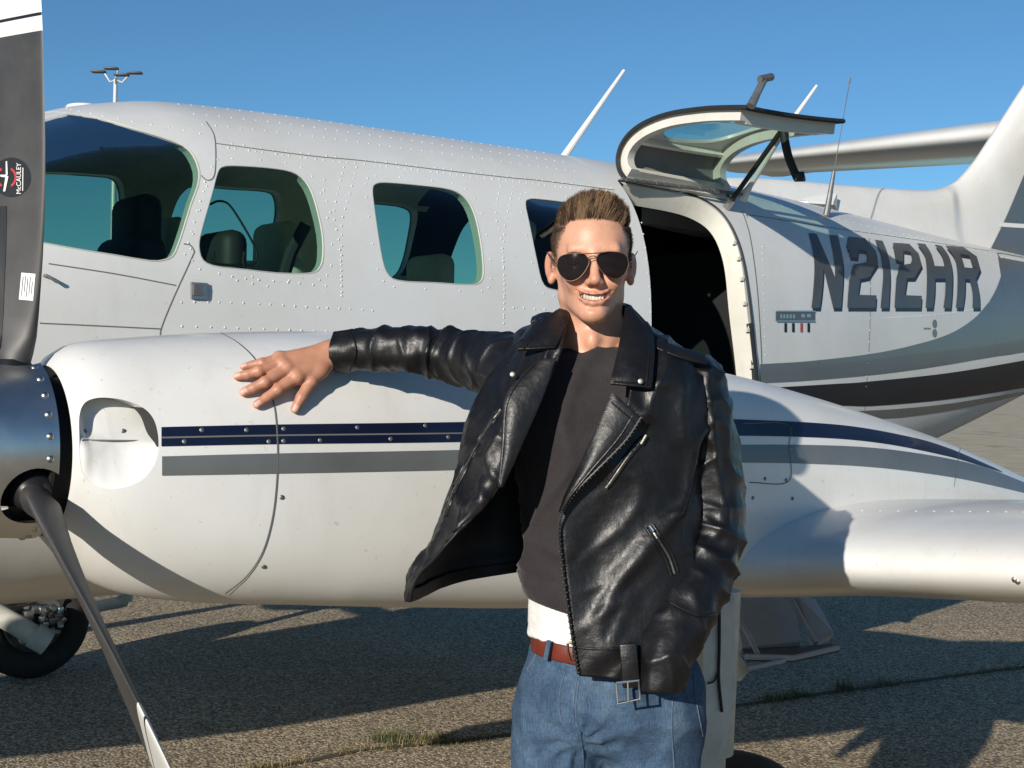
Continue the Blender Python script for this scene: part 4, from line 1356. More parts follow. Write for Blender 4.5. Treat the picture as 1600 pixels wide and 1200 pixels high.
for (px, py) in ((60,985),(70,978),(82,966),(92,975),(86,990),(76,997),(64,998),(94,954),(82,950),(72,958),(90,962),(98,968),(66,970),(78,984)):
    V, F = rbox((0, 0, 0), (rng.uniform(.02, .05), rng.uniform(.03, .07), rng.uniform(.02, .055)), 0.006, 2)
    Rm = Matrix.Rotation(rng.uniform(0, 3), 3, 'X') @ Matrix.Rotation(rng.uniform(0, 3), 3, 'Y')
    q = on_plane(px, py, 1, 2.07); tb.add([Rm @ Vector(v) + q for v in V], F)
tb.build("brake_assembly", MT['steel'], gr)
hs = MB(); hs.tube([on_plane(*p, 1, 2.06) for p in spline([(0,938),(20,948),(45,944),(62,936),(78,930)], 16)], 0.008, 6); hs.build("brake_hose", MT['black'], gr)
# leg fairing door of the near gear
DP = [(1098,930),(1147,930),(1149,1082),(1143,1100),(1118,1200),(1105,1250),(1085,1250),(1092,1130),(1099,1040)]
P = [on_plane(px, py, 1, -2.52) for px, py in DP]
V = P + [p + Vector((0, 0.03, 0)) for p in P]; n_ = len(P)
F = [tuple(range(n_)), tuple(range(2 * n_ - 1, n_ - 1, -1))] + [(i, i + n_, (i + 1) % n_ + n_, (i + 1) % n_) for i in range(n_)]
gd = mesh_obj("gear_leg_door", V, F, MT['gear'], gl, False)
ln = MB(); ln.tube([on_plane(*p, 1, -2.525) for p in spline([(1124,950),(1124,1010),(1123,1060),(1128,1112)], 14)], 0.0035, 6); ln.tube([on_plane(*p, 1, -2.525) for p in spline([(1122,1050),(1116,1064),(1106,1068)], 8)], 0.002, 6)
ln.build("brake_line", MT['black'], gd)

# nose gear, ahead of the propeller line
ng = bpy.data.objects.new("nose_gear", None); link(ng, AIR)
ty, rm = wheel(Vector((-1.15, 0, 0.218)), Vector((0, 1, 0)), 0.22, 0.15)
ty.build("tyre", MT['tyre'], ng, True, 50); rm.build("rim", MT['dullmetal'], ng, True, 40)
lg = MB(); lg.tube([(-1.15, 0.12, 0.22), (-1.12, 0.10, 0.5), (-1.05, 0, 0.85)], 0.04, 14); lg.build("strut", MT['gear'], ng)

# ---- aerials
def aerial(name, p0, p1, r0, r1, mat):
    m = MB(); m.tube([p0, p0 * 0.5 + p1 * 0.5, p1], [r0, (r0 + r1) / 2, r1], 10); return m.build(name, mat, AIR)
aerial("blade_aerial", on_plane(872, 258, 1, 0.0), on_plane(975, 110, 1, 0.0), 0.017, 0.007, MT['linewhite'])
aerial("blade_aerial", on_plane(1222, 210, 1, 0.0), on_plane(1276, 134, 1, 0.0), 0.014, 0.007, MT['linewhite'])
h_ = hit(FUS_BVH, 1292, 338)
yb = h_[0].y
wh = aerial("whip_aerial", on_plane(1291, 338, 1, yb), on_plane(1303, 268, 1, yb), 0.016, 0.008, MT['dullmetal'])
m = MB(); m.tube([on_plane(1303, 268, 1, yb), on_plane(1328, 124, 1, yb)], 0.0022, 6); m.tube([on_plane(1327, 130, 1, yb), on_plane(1328.5, 122, 1, yb)], 0.005, 6); m.build("whip_rod", MT['dullmetal'], wh)
# little ram air scoop on the dorsal fin
h_ = hit(FIN_BVH, 1300, 318)
if h_:
    yf = h_[0].y
    sc_ = MB()
    a = on_plane(1248, 311, 1, yf); b = on_plane(1308, 302, 1, yf - 0.03); c = on_plane(1302, 316, 1, yf - 0.06); d = on_plane(1262, 314, 1, yf - 0.02); e = on_plane(1308, 330, 1, yf)
    sc_.add([a, b, c, d, e, a + Vector((0, .02, -.01)), b + Vector((0, .03, -.01)), c + Vector((0, 0, -.012)), d + Vector((0, 0, -.01))], [(0, 3, 2, 1), (5, 6, 7, 8), (0, 1, 6, 5), (1, 2, 7, 6), (2, 3, 8, 7), (3, 0, 5, 8), (1, 4, 2)])
    sc_.build("ram_air_scoop", MT['fus'], fin, False, None)
# low domed light and hatch bumps on the roof
for (px, py, w_) in ((135, 168, 0.07), (525, 209, 0.09)):
    c0 = on_plane(px, py, 1, 0.0)
    m = MB(); m.lathe([(0.0, w_), (0.012, w_ * .9), (0.020, w_ * .5), (0.023, 0.0)], Vector((c0.x, 0, float(pchip(c0.x, FX, FT)) - 0.004)), (0, 0, 1), 20, False); m.build("roof_dome", MT['white'], AIR)

# ---- lamp mast far behind the airplane
def mast():
    Y = 60.0
    base = at(181, 168, Y); base.z = 0
    top = at(180.5, 122, Y)
    base.x = top.x
    root = bpy.data.objects.new("lamp_mast", None); root.location = base; link(root)
    tag(root, "tall lamp mast with four floodlight arms rising beyond the cockpit roof", "lamp mast")
    gal = plain("galvanised_metal", (0.55, 0.57, 0.58), 0.45, 0.3)
    hd = plain("lamp_head", (0.035, 0.04, 0.05), 0.5)
    L = lambda px, py, dy=0: at(px, py, Y + dy) - base
    m = MB(); m.tube([(0, 0, 0), (0, 0, 8), L(180.5, 124)], [0.16, 0.13, 0.085], 12); m.build("pole", gal, root)
    for k, (px, py, sp, dy) in enumerate(((154, 112, 1, 0), (174, 107, 1, 1.0), (190, 117, -1, -0.9), (211, 114, -1, 0))):
        a = L(180.5, 125); b = L(px + (10 if sp > 0 else -9), py + 3, dy)
        m = MB(); m.tube([a, (a + b) / 2 + Vector((0, 0, -0.22)), b], 0.045, 8); ar = m.build("arm", gal, root)
        V, F = rbox((0, 0, 0), (0.62, 0.36, 0.09), 0.03, 2)
        c = L(px, py, dy)
        mesh_obj("lamp_head", [Vector(v) + c for v in V], F, hd, ar, True, 40)
mast()
# ------------------------------------------------------------------ person
PERM = np.random.default_rng(3).permutation(256)
PERM = np.concatenate([PERM, PERM, PERM])
G3 = np.random.default_rng(5).normal(size=(256, 3)); G3 /= np.linalg.norm(G3, axis=1)[:, None]
def pnoise(P, f=1.0, off=0.0):
    P = np.asarray(P, float) * f + off
    i = np.floor(P).astype(int); w = P - i; i &= 255
    u = w * w * w * (w * (w * 6 - 15) + 10)
    out = 0
    for a in (0, 1):
        for b in (0, 1):
            for c in (0, 1):
                h = PERM[PERM[PERM[(i[..., 0] + a) & 255] + ((i[..., 1] + b) & 255)] + ((i[..., 2] + c) & 255)]
                g = G3[h]
                d = (g * (w - np.array([a, b, c]))).sum(-1)
                wt = (u[..., 0] if a else 1 - u[..., 0]) * (u[..., 1] if b else 1 - u[..., 1]) * (u[..., 2] if c else 1 - u[..., 2])
                out = out + wt * d
    return out * 1.6
def ridge(P, f, off=0.0):
    return (1 - np.abs(pnoise(P, f, off)) * 2.0).clip(0, 1) ** 3

# ---- signed distance modelling, polygonised with surface nets
def smin(a, b, k):
    h = np.clip(0.5 + 0.5 * (b - a) / k, 0, 1)
    return b * (1 - h) + a * h - k * h * (1 - h)
def smax(a, b, k): return -smin(-a, -b, k)
def s_ell(P, c, r, R=None):
    q = P - np.array(c, np.float32)
    if R is not None: q = q @ R
    r = np.array(r, np.float32)
    k0 = np.linalg.norm(q / r, axis=-1); k1 = np.linalg.norm(q / (r * r), axis=-1) + 1e-9
    return k0 * (k0 - 1) / k1
def s_cap(P, a, b, ra, rb):
    a = np.array(a, np.float32); b = np.array(b, np.float32)
    pa = P - a; ba = b - a
    h = np.clip((pa @ ba) / max(1e-9, float(ba @ ba)), 0, 1)
    return np.linalg.norm(pa - h[..., None] * ba, axis=-1) - (ra + (rb - ra) * h)
def nets(fn, lo, hi, h):
    lo = np.array(lo, float); hi = np.array(hi, float)
    n = np.ceil((hi - lo) / h).astype(int) + 1
    ax = [lo[i] + h * np.arange(n[i]) for i in range(3)]
    D = np.empty(n, np.float32)
    for i0 in range(0, n[0], 24):
        X = np.stack(np.meshgrid(ax[0][i0:i0 + 24], ax[1], ax[2], indexing='ij'), -1).astype(np.float32)
        D[i0:i0 + 24] = fn(X)
    S = D < 0
    c = [D[a:n[0] - 1 + a, b:n[1] - 1 + b, d:n[2] - 1 + d] for a in (0, 1) for b in (0, 1) for d in (0, 1)]
    cnt = sum((q < 0).astype(np.int8) for q in c)
    act = (cnt > 0) & (cnt < 8)
    I = np.argwhere(act)
    V8 = np.stack([q[act] for q in c], -1)
    offs = np.array([(a, b, d) for a in (0, 1) for b in (0, 1) for d in (0, 1)], float)
    acc = np.zeros((len(I), 3)); num = np.zeros(len(I))
    for e0 in range(8):
        for bit in (1, 2, 4):
            if e0 & bit: continue
            e1 = e0 | bit
            d0, d1 = V8[:, e0], V8[:, e1]
            m = (d0 < 0) != (d1 < 0)
            t = np.where(m, d0 / np.where(np.abs(d0 - d1) < 1e-12, 1, d0 - d1), 0)
            p = offs[e0] + (offs[e1] - offs[e0]) * t[:, None]
            acc += np.where(m[:, None], p, 0); num += m
    V = lo + h * (I + acc / num[:, None])
    idx = -np.ones(tuple(n - 1), int); idx[act] = np.arange(len(I))
    F = []
    for axn, (u, v) in enumerate(((1, 2), (2, 0), (0, 1))):
        a = np.moveaxis(S, axn, 0)
        s0 = a[:-1]; s1 = a[1:]
        m = np.argwhere(s0 != s1)
        full = np.zeros((len(m), 3), int)
        order = [axn] + [q for q in range(3) if q != axn]
        for j, q in enumerate(order): full[:, q] = m[:, j]
        ok = (full[:, u] > 0) & (full[:, v] > 0) & (full[:, u] < n[u] - 1) & (full[:, v] < n[v] - 1)
        full = full[ok]; flip = S[tuple(full.T)]
        e_u = np.zeros(3, int); e_u[u] = 1; e_v = np.zeros(3, int); e_v[v] = 1
        q = np.stack([idx[tuple((full - e_u - e_v).T)], idx[tuple((full - e_v).T)], idx[tuple(full.T)], idx[tuple((full - e_u).T)]], -1)
        q[~flip] = q[~flip][:, ::-1]
        F.append(q)
    return V, np.concatenate(F)

def np_mesh(name, V, F, mat, parent, col=None, smooth=True):
    me = bpy.data.meshes.new(name)
    me.from_pydata(np.asarray(V).tolist(), [], np.asarray(F).tolist())
    me.materials.append(mat)
    me.polygons.foreach_set("use_smooth", [smooth] * len(me.polygons))
    if col is not None:
        at_ = me.color_attributes.new("tint", 'FLOAT_COLOR', 'POINT')
        at_.data.foreach_set("color", np.concatenate([col, np.ones((len(col), 1))], 1).astype(np.float32).ravel())
    me.update()
    o = bpy.data.objects.new(name, me)
    return link(o, parent)
def vnormals(V, F):
    V = np.asarray(V); F = np.asarray(F)
    fn = np.cross(V[F[:, 2]] - V[F[:, 0]], V[F[:, 3 if F.shape[1] > 3 else 1]] - V[F[:, 1]]) if F.shape[1] == 4 else np.cross(V[F[:, 1]] - V[F[:, 0]], V[F[:, 2]] - V[F[:, 0]])
    N_ = np.zeros_like(V)
    for k in range(F.shape[1]): np.add.at(N_, F[:, k], fn)
    return N_ / (np.linalg.norm(N_, axis=1)[:, None] + 1e-12)

Y0 = 2.45
def W(px, py, dy=0.0): return at(px, py, Y0 + dy)
def w3(*a): return np.array(W(*a))
PERSON = bpy.data.objects.new("person", None)
PERSON.location = (0.165, 2.47, 0.0); link(PERSON)
tag(PERSON, "smiling man in black leather jacket and sunglasses resting an arm on the engine cowl", "person")
PO = np.array(PERSON.location)
def toP(V): return np.asarray(V) - PO

# ---- materials
def skin_mat():
    m, nt, b, o = new_mat("skin")
    a = N(nt, "ShaderNodeVertexColor"); a.layer_name = "tint"
    tc = N(nt, "ShaderNodeTexCoord").outputs["Object"]
    f = noise_tex(nt, tc, 55, 4, 0.6)
    mott = ramp(nt, f, [(0.3, (0.88, 0.84, 0.82)), (0.7, (1.06, 1.04, 1.03))])
    f2 = noise_tex(nt, tc, 420, 2, 0.5)
    fine = ramp(nt, f2, [(0.3, (0.93, 0.92, 0.92)), (0.7, (1.03, 1.03, 1.03))])
    c = mixc(nt, 1.0, a.outputs[0], mott, 'MULTIPLY'); c = mixc(nt, 1.0, c, fine, 'MULTIPLY')
    nt.links.new(c, b.inputs["Base Color"])
    b.inputs["Roughness"].default_value = 0.47
    b.inputs["Subsurface Weight"].default_value = 0.25
    b.inputs["Subsurface Radius"].default_value = (0.010, 0.004, 0.0022)
    b.inputs["Subsurface Scale"].default_value = 0.6
    nr = bump(nt, f2, 0.25, 0.0008); nr = bump(nt, f, 0.15, 0.002, nr)
    nt.links.new(nr, b.inputs["Normal"])
    return m
MT['skin'] = skin_mat()
def leather(name, col, rough):
    m, nt, b, o = new_mat(name)
    tc = N(nt, "ShaderNodeTexCoord").outputs["Object"]
    v = N(nt, "ShaderNodeTexVoronoi"); v.feature = 'DISTANCE_TO_EDGE'; v.inputs["Scale"].default_value = 330; nt.links.new(tc, v.inputs["Vector"])
    f = noise_tex(nt, tc, 14, 5, 0.6)
    f2 = noise_tex(nt, tc, 45, 5, 0.65, 1.2)
    f4 = noise_tex(nt, tc, 160, 3, 0.6)
    c = ramp(nt, f, [(0.3, tuple(x * 0.7 for x in col)), (0.75, tuple(x * 1.5 for x in col))])
    nt.links.new(c, b.inputs["Base Color"])
    r = N(nt, "ShaderNodeMapRange"); r.inputs["From Min"].default_value = 0.3; r.inputs["From Max"].default_value = 0.7
    r.inputs["To Min"].default_value = rough - 0.04; r.inputs["To Max"].default_value = rough + 0.10
    nt.links.new(f2, r.inputs["Value"]); nt.links.new(r.outputs[0], b.inputs["Roughness"])
    b.inputs["Specular IOR Level"].default_value = 0.36
    nr = bump(nt, f, 0.35, 0.010); nr = bump(nt, f2, 0.13, 0.0020, nr); nr = bump(nt, f4, 0.20, 0.0007, nr)
    nr = bump(nt, v.outputs["Distance"], 0.25, 0.0006, nr)
    nt.links.new(nr, b.inputs["Normal"])
    return m
MT['leather'] = leather("black_leather", (0.006, 0.006, 0.007), 0.38)
MT['lining'] = plain("jacket_lining", (0.010, 0.010, 0.011), 0.55, 0, 0.3, 30)
def cloth(name, col, scale=700, var=0.15, rough=0.9, sheen=0.1):
    m, nt, b, o = new_mat(name)
    tc = N(nt, "ShaderNodeTexCoord").outputs["Object"]
    f = noise_tex(nt, tc, 22, 4, 0.6); f2 = noise_tex(nt, tc, scale, 2, 0.5)
    c = ramp(nt, f, [(0.3, tuple(x * (1 - var) for x in col)), (0.7, tuple(x * (1 + var) for x in col))])
    c = mixc(nt, 1.0, c, ramp(nt, f2, [(0.3, (0.82, 0.82, 0.82)), (0.7, (1.15, 1.15, 1.15))]), 'MULTIPLY')
    nt.links.new(c, b.inputs["Base Color"]); b.inputs["Roughness"].default_value = rough
    b.inputs["Sheen Weight"].default_value = sheen; b.inputs["Specular IOR Level"].default_value = 0.2
    nr = bump(nt, f, 0.6, 0.008); nr = bump(nt, f2, 0.4, 0.0008, nr)
    nt.links.new(nr, b.inputs["Normal"])
    return m
MT['sweat'] = cloth("charcoal_sweatshirt", (0.030, 0.026, 0.028))
MT['tee'] = cloth("white_cotton", (0.66, 0.655, 0.64), 600, 0.03)
def denim():
    m, nt, b, o = new_mat("denim")
    tc = N(nt, "ShaderNodeTexCoord").outputs["Object"]
    def st(sx, sy, sz):
        mp = N(nt, "ShaderNodeMapping"); mp.inputs["Scale"].default_value = (sx, sy, sz); nt.links.new(tc, mp.inputs[0]); return mp.outputs[0]
    f = noise_tex(nt, tc, 11, 5, 0.6)
    s1 = noise_tex(nt, st(700, 700, 40), 1.0, 2, 0.5)
    s2 = noise_tex(nt, st(60, 60, 900), 1.0, 2, 0.5)
    f3 = noise_tex(nt, tc, 65, 5, 0.7, 0.8)
    c = ramp(nt, f, [(0.28, (0.026, 0.050, 0.092)), (0.5, (0.048, 0.086, 0.142)), (0.75, (0.095, 0.150, 0.215))])
    for s_, a, q in ((s1, 0.70, 1.35), (s2, 0.86, 1.14), (f3, 0.85, 1.15)):
        c = mixc(nt, 1.0, c, ramp(nt, s_, [(0.3, (a, a, a)), (0.7, (q, q, q))]), 'MULTIPLY')
    nt.links.new(c, b.inputs["Base Color"]); b.inputs["Roughness"].default_value = 0.85; b.inputs["Specular IOR Level"].default_value = 0.2
    nr = bump(nt, f3, 0.45, 0.003); nr = bump(nt, s1, 0.35, 0.0006, nr)
    nt.links.new(nr, b.inputs["Normal"])
    return m
MT['denim'] = denim()
MT['thread'] = plain("seam_thread", (0.16, 0.20, 0.26), 0.8)
MT['beltm'] = plain("brown_belt", (0.13, 0.022, 0.012), 0.4, 0, 0.25, 25)
MT['gold'] = plain("gold_metal", (0.36, 0.21, 0.13), 0.30, 1.0)
MT["rim"] = plain("glasses_rim", (0.16, 0.085, 0.05), 0.45, 0.3)
MT['silver'] = plain("silver_metal", (0.70, 0.70, 0.68), 0.22, 1.0)
MT['zip'] = plain("zip_metal", (0.17, 0.165, 0.15), 0.42, 0.9, 0.4, 300)
MT['lens'] = plain("dark_lens", (0.012, 0.0065, 0.006), 0.10, 0.0, 0, 1, None, 0.0, 0.16)
MT['tooth'] = plain("teeth", (0.56, 0.50, 0.42), 0.4)
MT['shoe'] = plain("shoe_leather", (0.05, 0.035, 0.025), 0.5, 0, 0.2, 20)

# ---- head and neck
HO = w3(924.5, 414, 0.0)
LOC = lambda x, y, z: np.array([x, y, z], np.float32)
def sym(fn): return [fn(-1), fn(1)]
MXS = [0, .013, .0235, .0312]
MZS = [-.0645, -.0628, -.0572, -.0498]
MYS = [-.0890, -.0872, -.0815, -.0725]
MOUTH = [(a * s_, float(np.interp(a, MXS, MYS)), float(np.interp(a, MXS, MZS))) for a, s_ in ((.0312, -1), (.0235, -1), (.013, -1), (0, 1), (.013, 1), (.0235, 1), (.0312, 1))]
def head_sdf(P):
    d = s_ell(P, (0, .012, .038), (.0690, .092, .080))
    d = smin(d, s_ell(P, (0, -.028, .040), (.0570, .055, .050)), .02)
    d = smin(d, s_ell(P, (0, -.022, -.018), (.0560, .060, .062)), .02)
    d = smin(d, s_ell(P, (0, -.042, -.056), (.0370, .043, .042)), .016)
    for s in (-1, 1):
        d = smin(d, s_cap(P, (s * .0372, .004, -.058), (s * .0115, -.066, -.0900), .0140, .0128), .020)
        d = smin(d, s_cap(P, (s * .0530, .012, .0), (s * .0392, .006, -.056), .0125, .0132), .018)
        d = smin(d, s_ell(P, (s * .0405, -.052, -.016), (.0185, .023, .016)), .012)
        d = smin(d, s_ell(P, (s * .0310, -.0650, -.0340), (.0165, .0165, .0150)), .016)
    d = smin(d, s_ell(P, (0, -.0745, -.0905), (.0185, .0170, .0150)), .012)
    d = smin(d, s_cap(P, (-.034, -.074, .020), (.034, -.074, .020), .0115, .0115), .014)
    for s in (-1, 1):   # eye sockets
        d = smax(d, -s_ell(P, (s * .032, -.097, .001), (.019, .016, .0115)), .010)
    d = smin(d, s_cap(P, (0, -.082, .012), (0, -.1030, -.030), .0068, .0086), .010)
    d = smin(d, s_ell(P, (0, -.1035, -.0350), (.0088, .0095, .0078)), .009)
    for s in (-1, 1):
        d = smin(d, s_ell(P, (s * .0122, -.0945, -.0375), (.0064, .0100, .0066)), .006)
    for s in (-1, 1):
        d = smax(d, -s_ell(P, (s * .0062, -.1025, -.0445), (.0036, .0052, .0034)), .002)
        # smile folds
        d = smax(d, -s_cap(P, (s * .0185, -.0975, -.0370), (s * .0372, -.0790, -.0540), .0030, .0030), .009)
    # lips
    up = [(x, y + .0012, z + .0070 - abs(x) * 0.03) for x, y, z in MOUTH[1:-1]]
    lo = [(x, y + .0012, z - .0084 + abs(x) * 0.14) for x, y, z in MOUTH[1:-1]]
    for a, b in zip(up[:-1], up[1:]): d = smin(d, s_cap(P, a, b, .0026, .0026), .005)
    for a, b in zip(lo[:-1], lo[1:]): d = smin(d, s_cap(P, a, b, .0044, .0044), .006)
    m = None
    for (a, b), (ra, rb) in zip(zip(MOUTH[:-1], MOUTH[1:]), ((.0010, .0036), (.0036, .0052), (.0052, .0059), (.0059, .0052), (.0052, .0036), (.0036, .0010))):
        q = s_cap(P, a, b, ra, rb); m = q if m is None else np.minimum(m, q)
    m2 = s_ell(P, (0, -.076, -.0615), (.024, .012, .0065))
    d = smax(d, -np.minimum(m, m2), .0016)
    d = smax(d, -s_ell(P, (0, -.0925, -.0820), (.013, .006, .0028)), .006)     # hollow under the lower lip
    # ears
    for s in (-1, 1):
        Rz = np.array(Matrix.Rotation(s * rad(-28), 3, 'Z') @ Matrix.Rotation(rad(-10), 3, 'X'), np.float32)
        c = np.array([s * .0735, .020, -.002])
        e = s_ell(P, c, (.0062, .0175, .0275), Rz)
        e = smax(e, -s_ell(P, c + np.array([s * .006, -.005, .003]), (.006, .0105, .0195), Rz), .004)
        e = smin(e, s_ell(P, c + np.array([s * -.002, -.007, -.024]), (.0065, .0085, .009)), .006)
        e = smin(e, s_ell(P, c + np.array([s * -.004, -.014, -.004]), (.004, .004, .006)), .004)
        d = smin(d, e, .005)
    # neck
    n_ = s_cap(P, (.002, .022, -.050), (.006, .034, -.200), .0510, .0560)
    for s in (-1, 1):
        n_ = smin(n_, s_cap(P, (s * .050, .020, -.055), (s * .014 + .004, -.016, -.176), .0085, .0095), .012)
        n_ = smin(n_, s_cap(P, (s * .018, .050, -.120), (s * .120, .045, -.185), .034, .030), .04)
    n_ = smin(n_, s_ell(P, (.002, -.024, -.136), (.010, .011, .014)), .016)
    n_ = smin(n_, s_ell(P, (.005, .01, -.215), (.10, .05, .04)), .03)
    d = smin(d, n_, .014)
    return d
HV, HF = nets(head_sdf, (-.175, -.128, -.245), (.175, .125, .140), .00215)
hx, hy, hz = HV.T
base = np.array([0.62, 0.335, 0.225])
col = np.tile(base, (len(HV), 1))
def blend(w, c):
    global col
    w = np.clip(w, 0, 1)[:, None]; col = col * (1 - w) + np.array(c) * w
def gs(x, y, z, c, r): return np.exp(-(((hx - c[0]) / r[0]) ** 2 + ((hy - c[1]) / r[1]) ** 2 + ((hz - c[2]) / r[2]) ** 2))
for s in (-1, 1):
    blend(.45 * gs(hx, hy, hz, (s * .036, -.07, -.028), (.020, .04, .018)), (0.52, 0.20, 0.13))
    blend(.55 * gs(hx, hy, hz, (s * .078, .02, 0), (.012, .03, .03)), (0.52, 0.19, 0.12))
blend(.5 * gs(hx, hy, hz, (0, -.108, -.036), (.014, .015, .012)), (0.54, 0.21, 0.14))
blend(.35 * gs(hx, hy, hz, (0, -.07, .055), (.04, .05, .022)), (0.56, 0.32, 0.21))
beard = np.clip((-.046 - hz) / .02, 0, 1) * np.clip((hz + .125) / .02, 0, 1) * (hy < .02)
blend(.10 * beard, (0.20, 0.13, 0.09))
zm = np.interp(np.abs(hx), MXS, MZS)
lipm = np.exp(-((hz - zm) / .0100) ** 4) * (np.abs(hx) < .0305) * (hy < -.070)
blend(.60 * lipm * np.clip((.0305 - np.abs(hx)) / .009, 0, 1), (0.50, 0.155, 0.130))
inner_m = (np.abs(hz - zm) < .0052 * (1 - (np.abs(hx) / .031) ** 2)) & (np.abs(hx) < .026) & (hy > -.0815) & (hy < -.05)
blend(1.0 * inner_m, (0.10, 0.02, 0.02))
# scalp under short hair
def hairline(x, y):
    """height of the lower edge of the hair at this place on the head"""
    ax_ = np.abs(x)
    f_ = np.interp(ax_, [0, .020, .042, .056, .064, .072], [.070, .070, .068, .052, .030, .010])
    side = np.interp(y, [-.06, -.045, -.02, .004, .02, .05, .11], [.055, .028, .006, -.018, .012, -.02, -.055])
    return np.where((y < -.03) & (ax_ < .050), f_, np.where(ax_ > .045, np.minimum(f_, side) , np.interp(y, [-.03, .0, .06, .11], [.074, .06, .0, -.055])))
hl = hairline(hx, hy)
hm = np.clip((hz - hl) / .012, 0, 1)
fade = np.clip((hz - hl) / .055, 0, 1)
sidew = np.clip((np.abs(hx) - .040) / .02, 0, 1)
ear_ = (np.abs(hx) > .0735) & (hz < .04)
blend((hm * (0.9 - sidew * (1 - fade) * 0.62)) * ~ear_, (0.070, 0.040, 0.023))
head_parts = [(HV + HO, HF, col.copy())]

# ---- hand on the cowl
CN = []
def on_cowl(px, py, lift):
    d = lray(px, py)
    h_ = NAC_BVH.ray_cast(L_O, d)
    if h_[0] is None: return np.array(AM @ on_plane(px, py, 1, EY))
    CN.append(np.array(AM.to_3x3() @ h_[1]))
    k = lift / max(0.35, abs(h_[1].dot(d)))
    return np.array(AM @ (h_[0] - d * k))
FING = {
 'index': [((464,590), .029), ((434,609), .024), ((417,621), .015), ((402,632), .009)],
 'middle': [((449,577), .031), ((414,597), .026), ((396,606), .016), ((381,613), .009)],
 'ring': [((440,568), .030), ((404,580), .025), ((387,585), .016), ((371,588), .009)],
 'little': [((437,560), .026), ((409,567), .021), ((395,570), .014), ((381,573), .009)],
 'thumb': [((500,578), .032), ((486,596), .028), ((471,620), .018), ((461,639), .010)],
}
FR = {'index': (.0118, .0104, .0094, .0082), 'middle': (.0120, .0106, .0096, .0083), 'ring': (.0116, .0102, .0092, .0080), 'little': (.0102, .0090, .0081, .0071), 'thumb': (.0145, .0118, .0108, .0086)}
FJ = {k: [on_cowl(*p, l) for p, l in v] for k, v in FING.items()}
WR = at(520, 550, 2.765); WR = np.array(WR)
wr_c = on_cowl(521, 551, .040)
WR = wr_c
WR2 = WR + (w3(690, 548, .5 * (.05 + WR[1] - Y0) + .06) - WR) * 0.30
def hand_sdf(P):
    d = s_cap(P, WR, WR2, .0275, .029)
    for s, k in (('index', .5), ('middle', .2), ('ring', -.2), ('little', -.5)):
        j = FJ[s]; r = FR[s]
        root = WR + (j[0] - WR) * 0.18
        d = smin(d, s_cap(P, root, j[0], .0165, .0122), .016)
    for s in ('little', 'ring', 'middle', 'index', 'thumb'):
        j = FJ[s]; r = FR[s]
        f = s_cap(P, j[0], j[1], r[0], r[1])
        f = smin(f, s_cap(P, j[1], j[2], r[1] * .99, r[2]), .003)
        f = smin(f, s_cap(P, j[2], j[3], r[2] * .99, r[3]), .003)
        f = smin(f, s_ell(P, j[1], (r[1] * 1.03,) * 3), .004)
        d = smin(d, f, .0055)
        # knuckle
        d = smin(d, s_ell(P, j[0] + np.array([0, -.004, .004]), (.0092,) * 3), .010)
    d = smin(d, s_cap(P, WR + (FJ['thumb'][0] - WR) * .15, FJ['thumb'][0], .019, .0155), .014)
    d = smin(d, s_cap(P, FJ['thumb'][0], FJ['index'][0], .0095, .0095), .012)
    for s in ('index', 'middle', 'ring'):   # tendons
        a = WR + (FJ[s][0] - WR) * .35
        d = smin(d, s_cap(P, a + np.array([0, -.006, .008]), FJ[s][0] + np.array([0, -.002, .004]), .0065, .0055), .007)
    return d
allj = np.array([p for v in FJ.values() for p in v] + [WR, WR2])
GV, GF = nets(hand_sdf, allj.min(0) - .045, allj.max(0) + .045, .0016)
gcol = np.tile(np.array([0.47, 0.235, 0.150]), (len(GV), 1))
gn = vnormals(GV, GF)
for k, j in FJ.items():
    for q, amt in ((0, .35), (1, .45), (3, .5)):
        dd = np.linalg.norm(GV - j[q], axis=1); w_ = np.exp(-(dd / .011) ** 2)[:, None] * amt
        gcol = gcol * (1 - w_) + np.array([0.52, 0.185, 0.125]) * w_
    tipd = (j[3] - j[2]); tipd /= np.linalg.norm(tipd)
    upv = CN[list(FING).index(k) * 4 + 3] * 1.0 + np.array([0, -.25, .1]); upv = upv - tipd * (upv @ tipd); upv /= np.linalg.norm(upv); sdv = np.cross(tipd, upv)
    q = GV - (j[3] + tipd * .001); r = FR[k][3]
    nail = (np.abs(q @ sdv) < r * .62) & (np.abs(q @ tipd) < r * .85) & (q @ upv > r * .38)
    gcol[nail] = np.array([0.66, 0.40, 0.33])
head_parts.append((GV, GF, gcol))

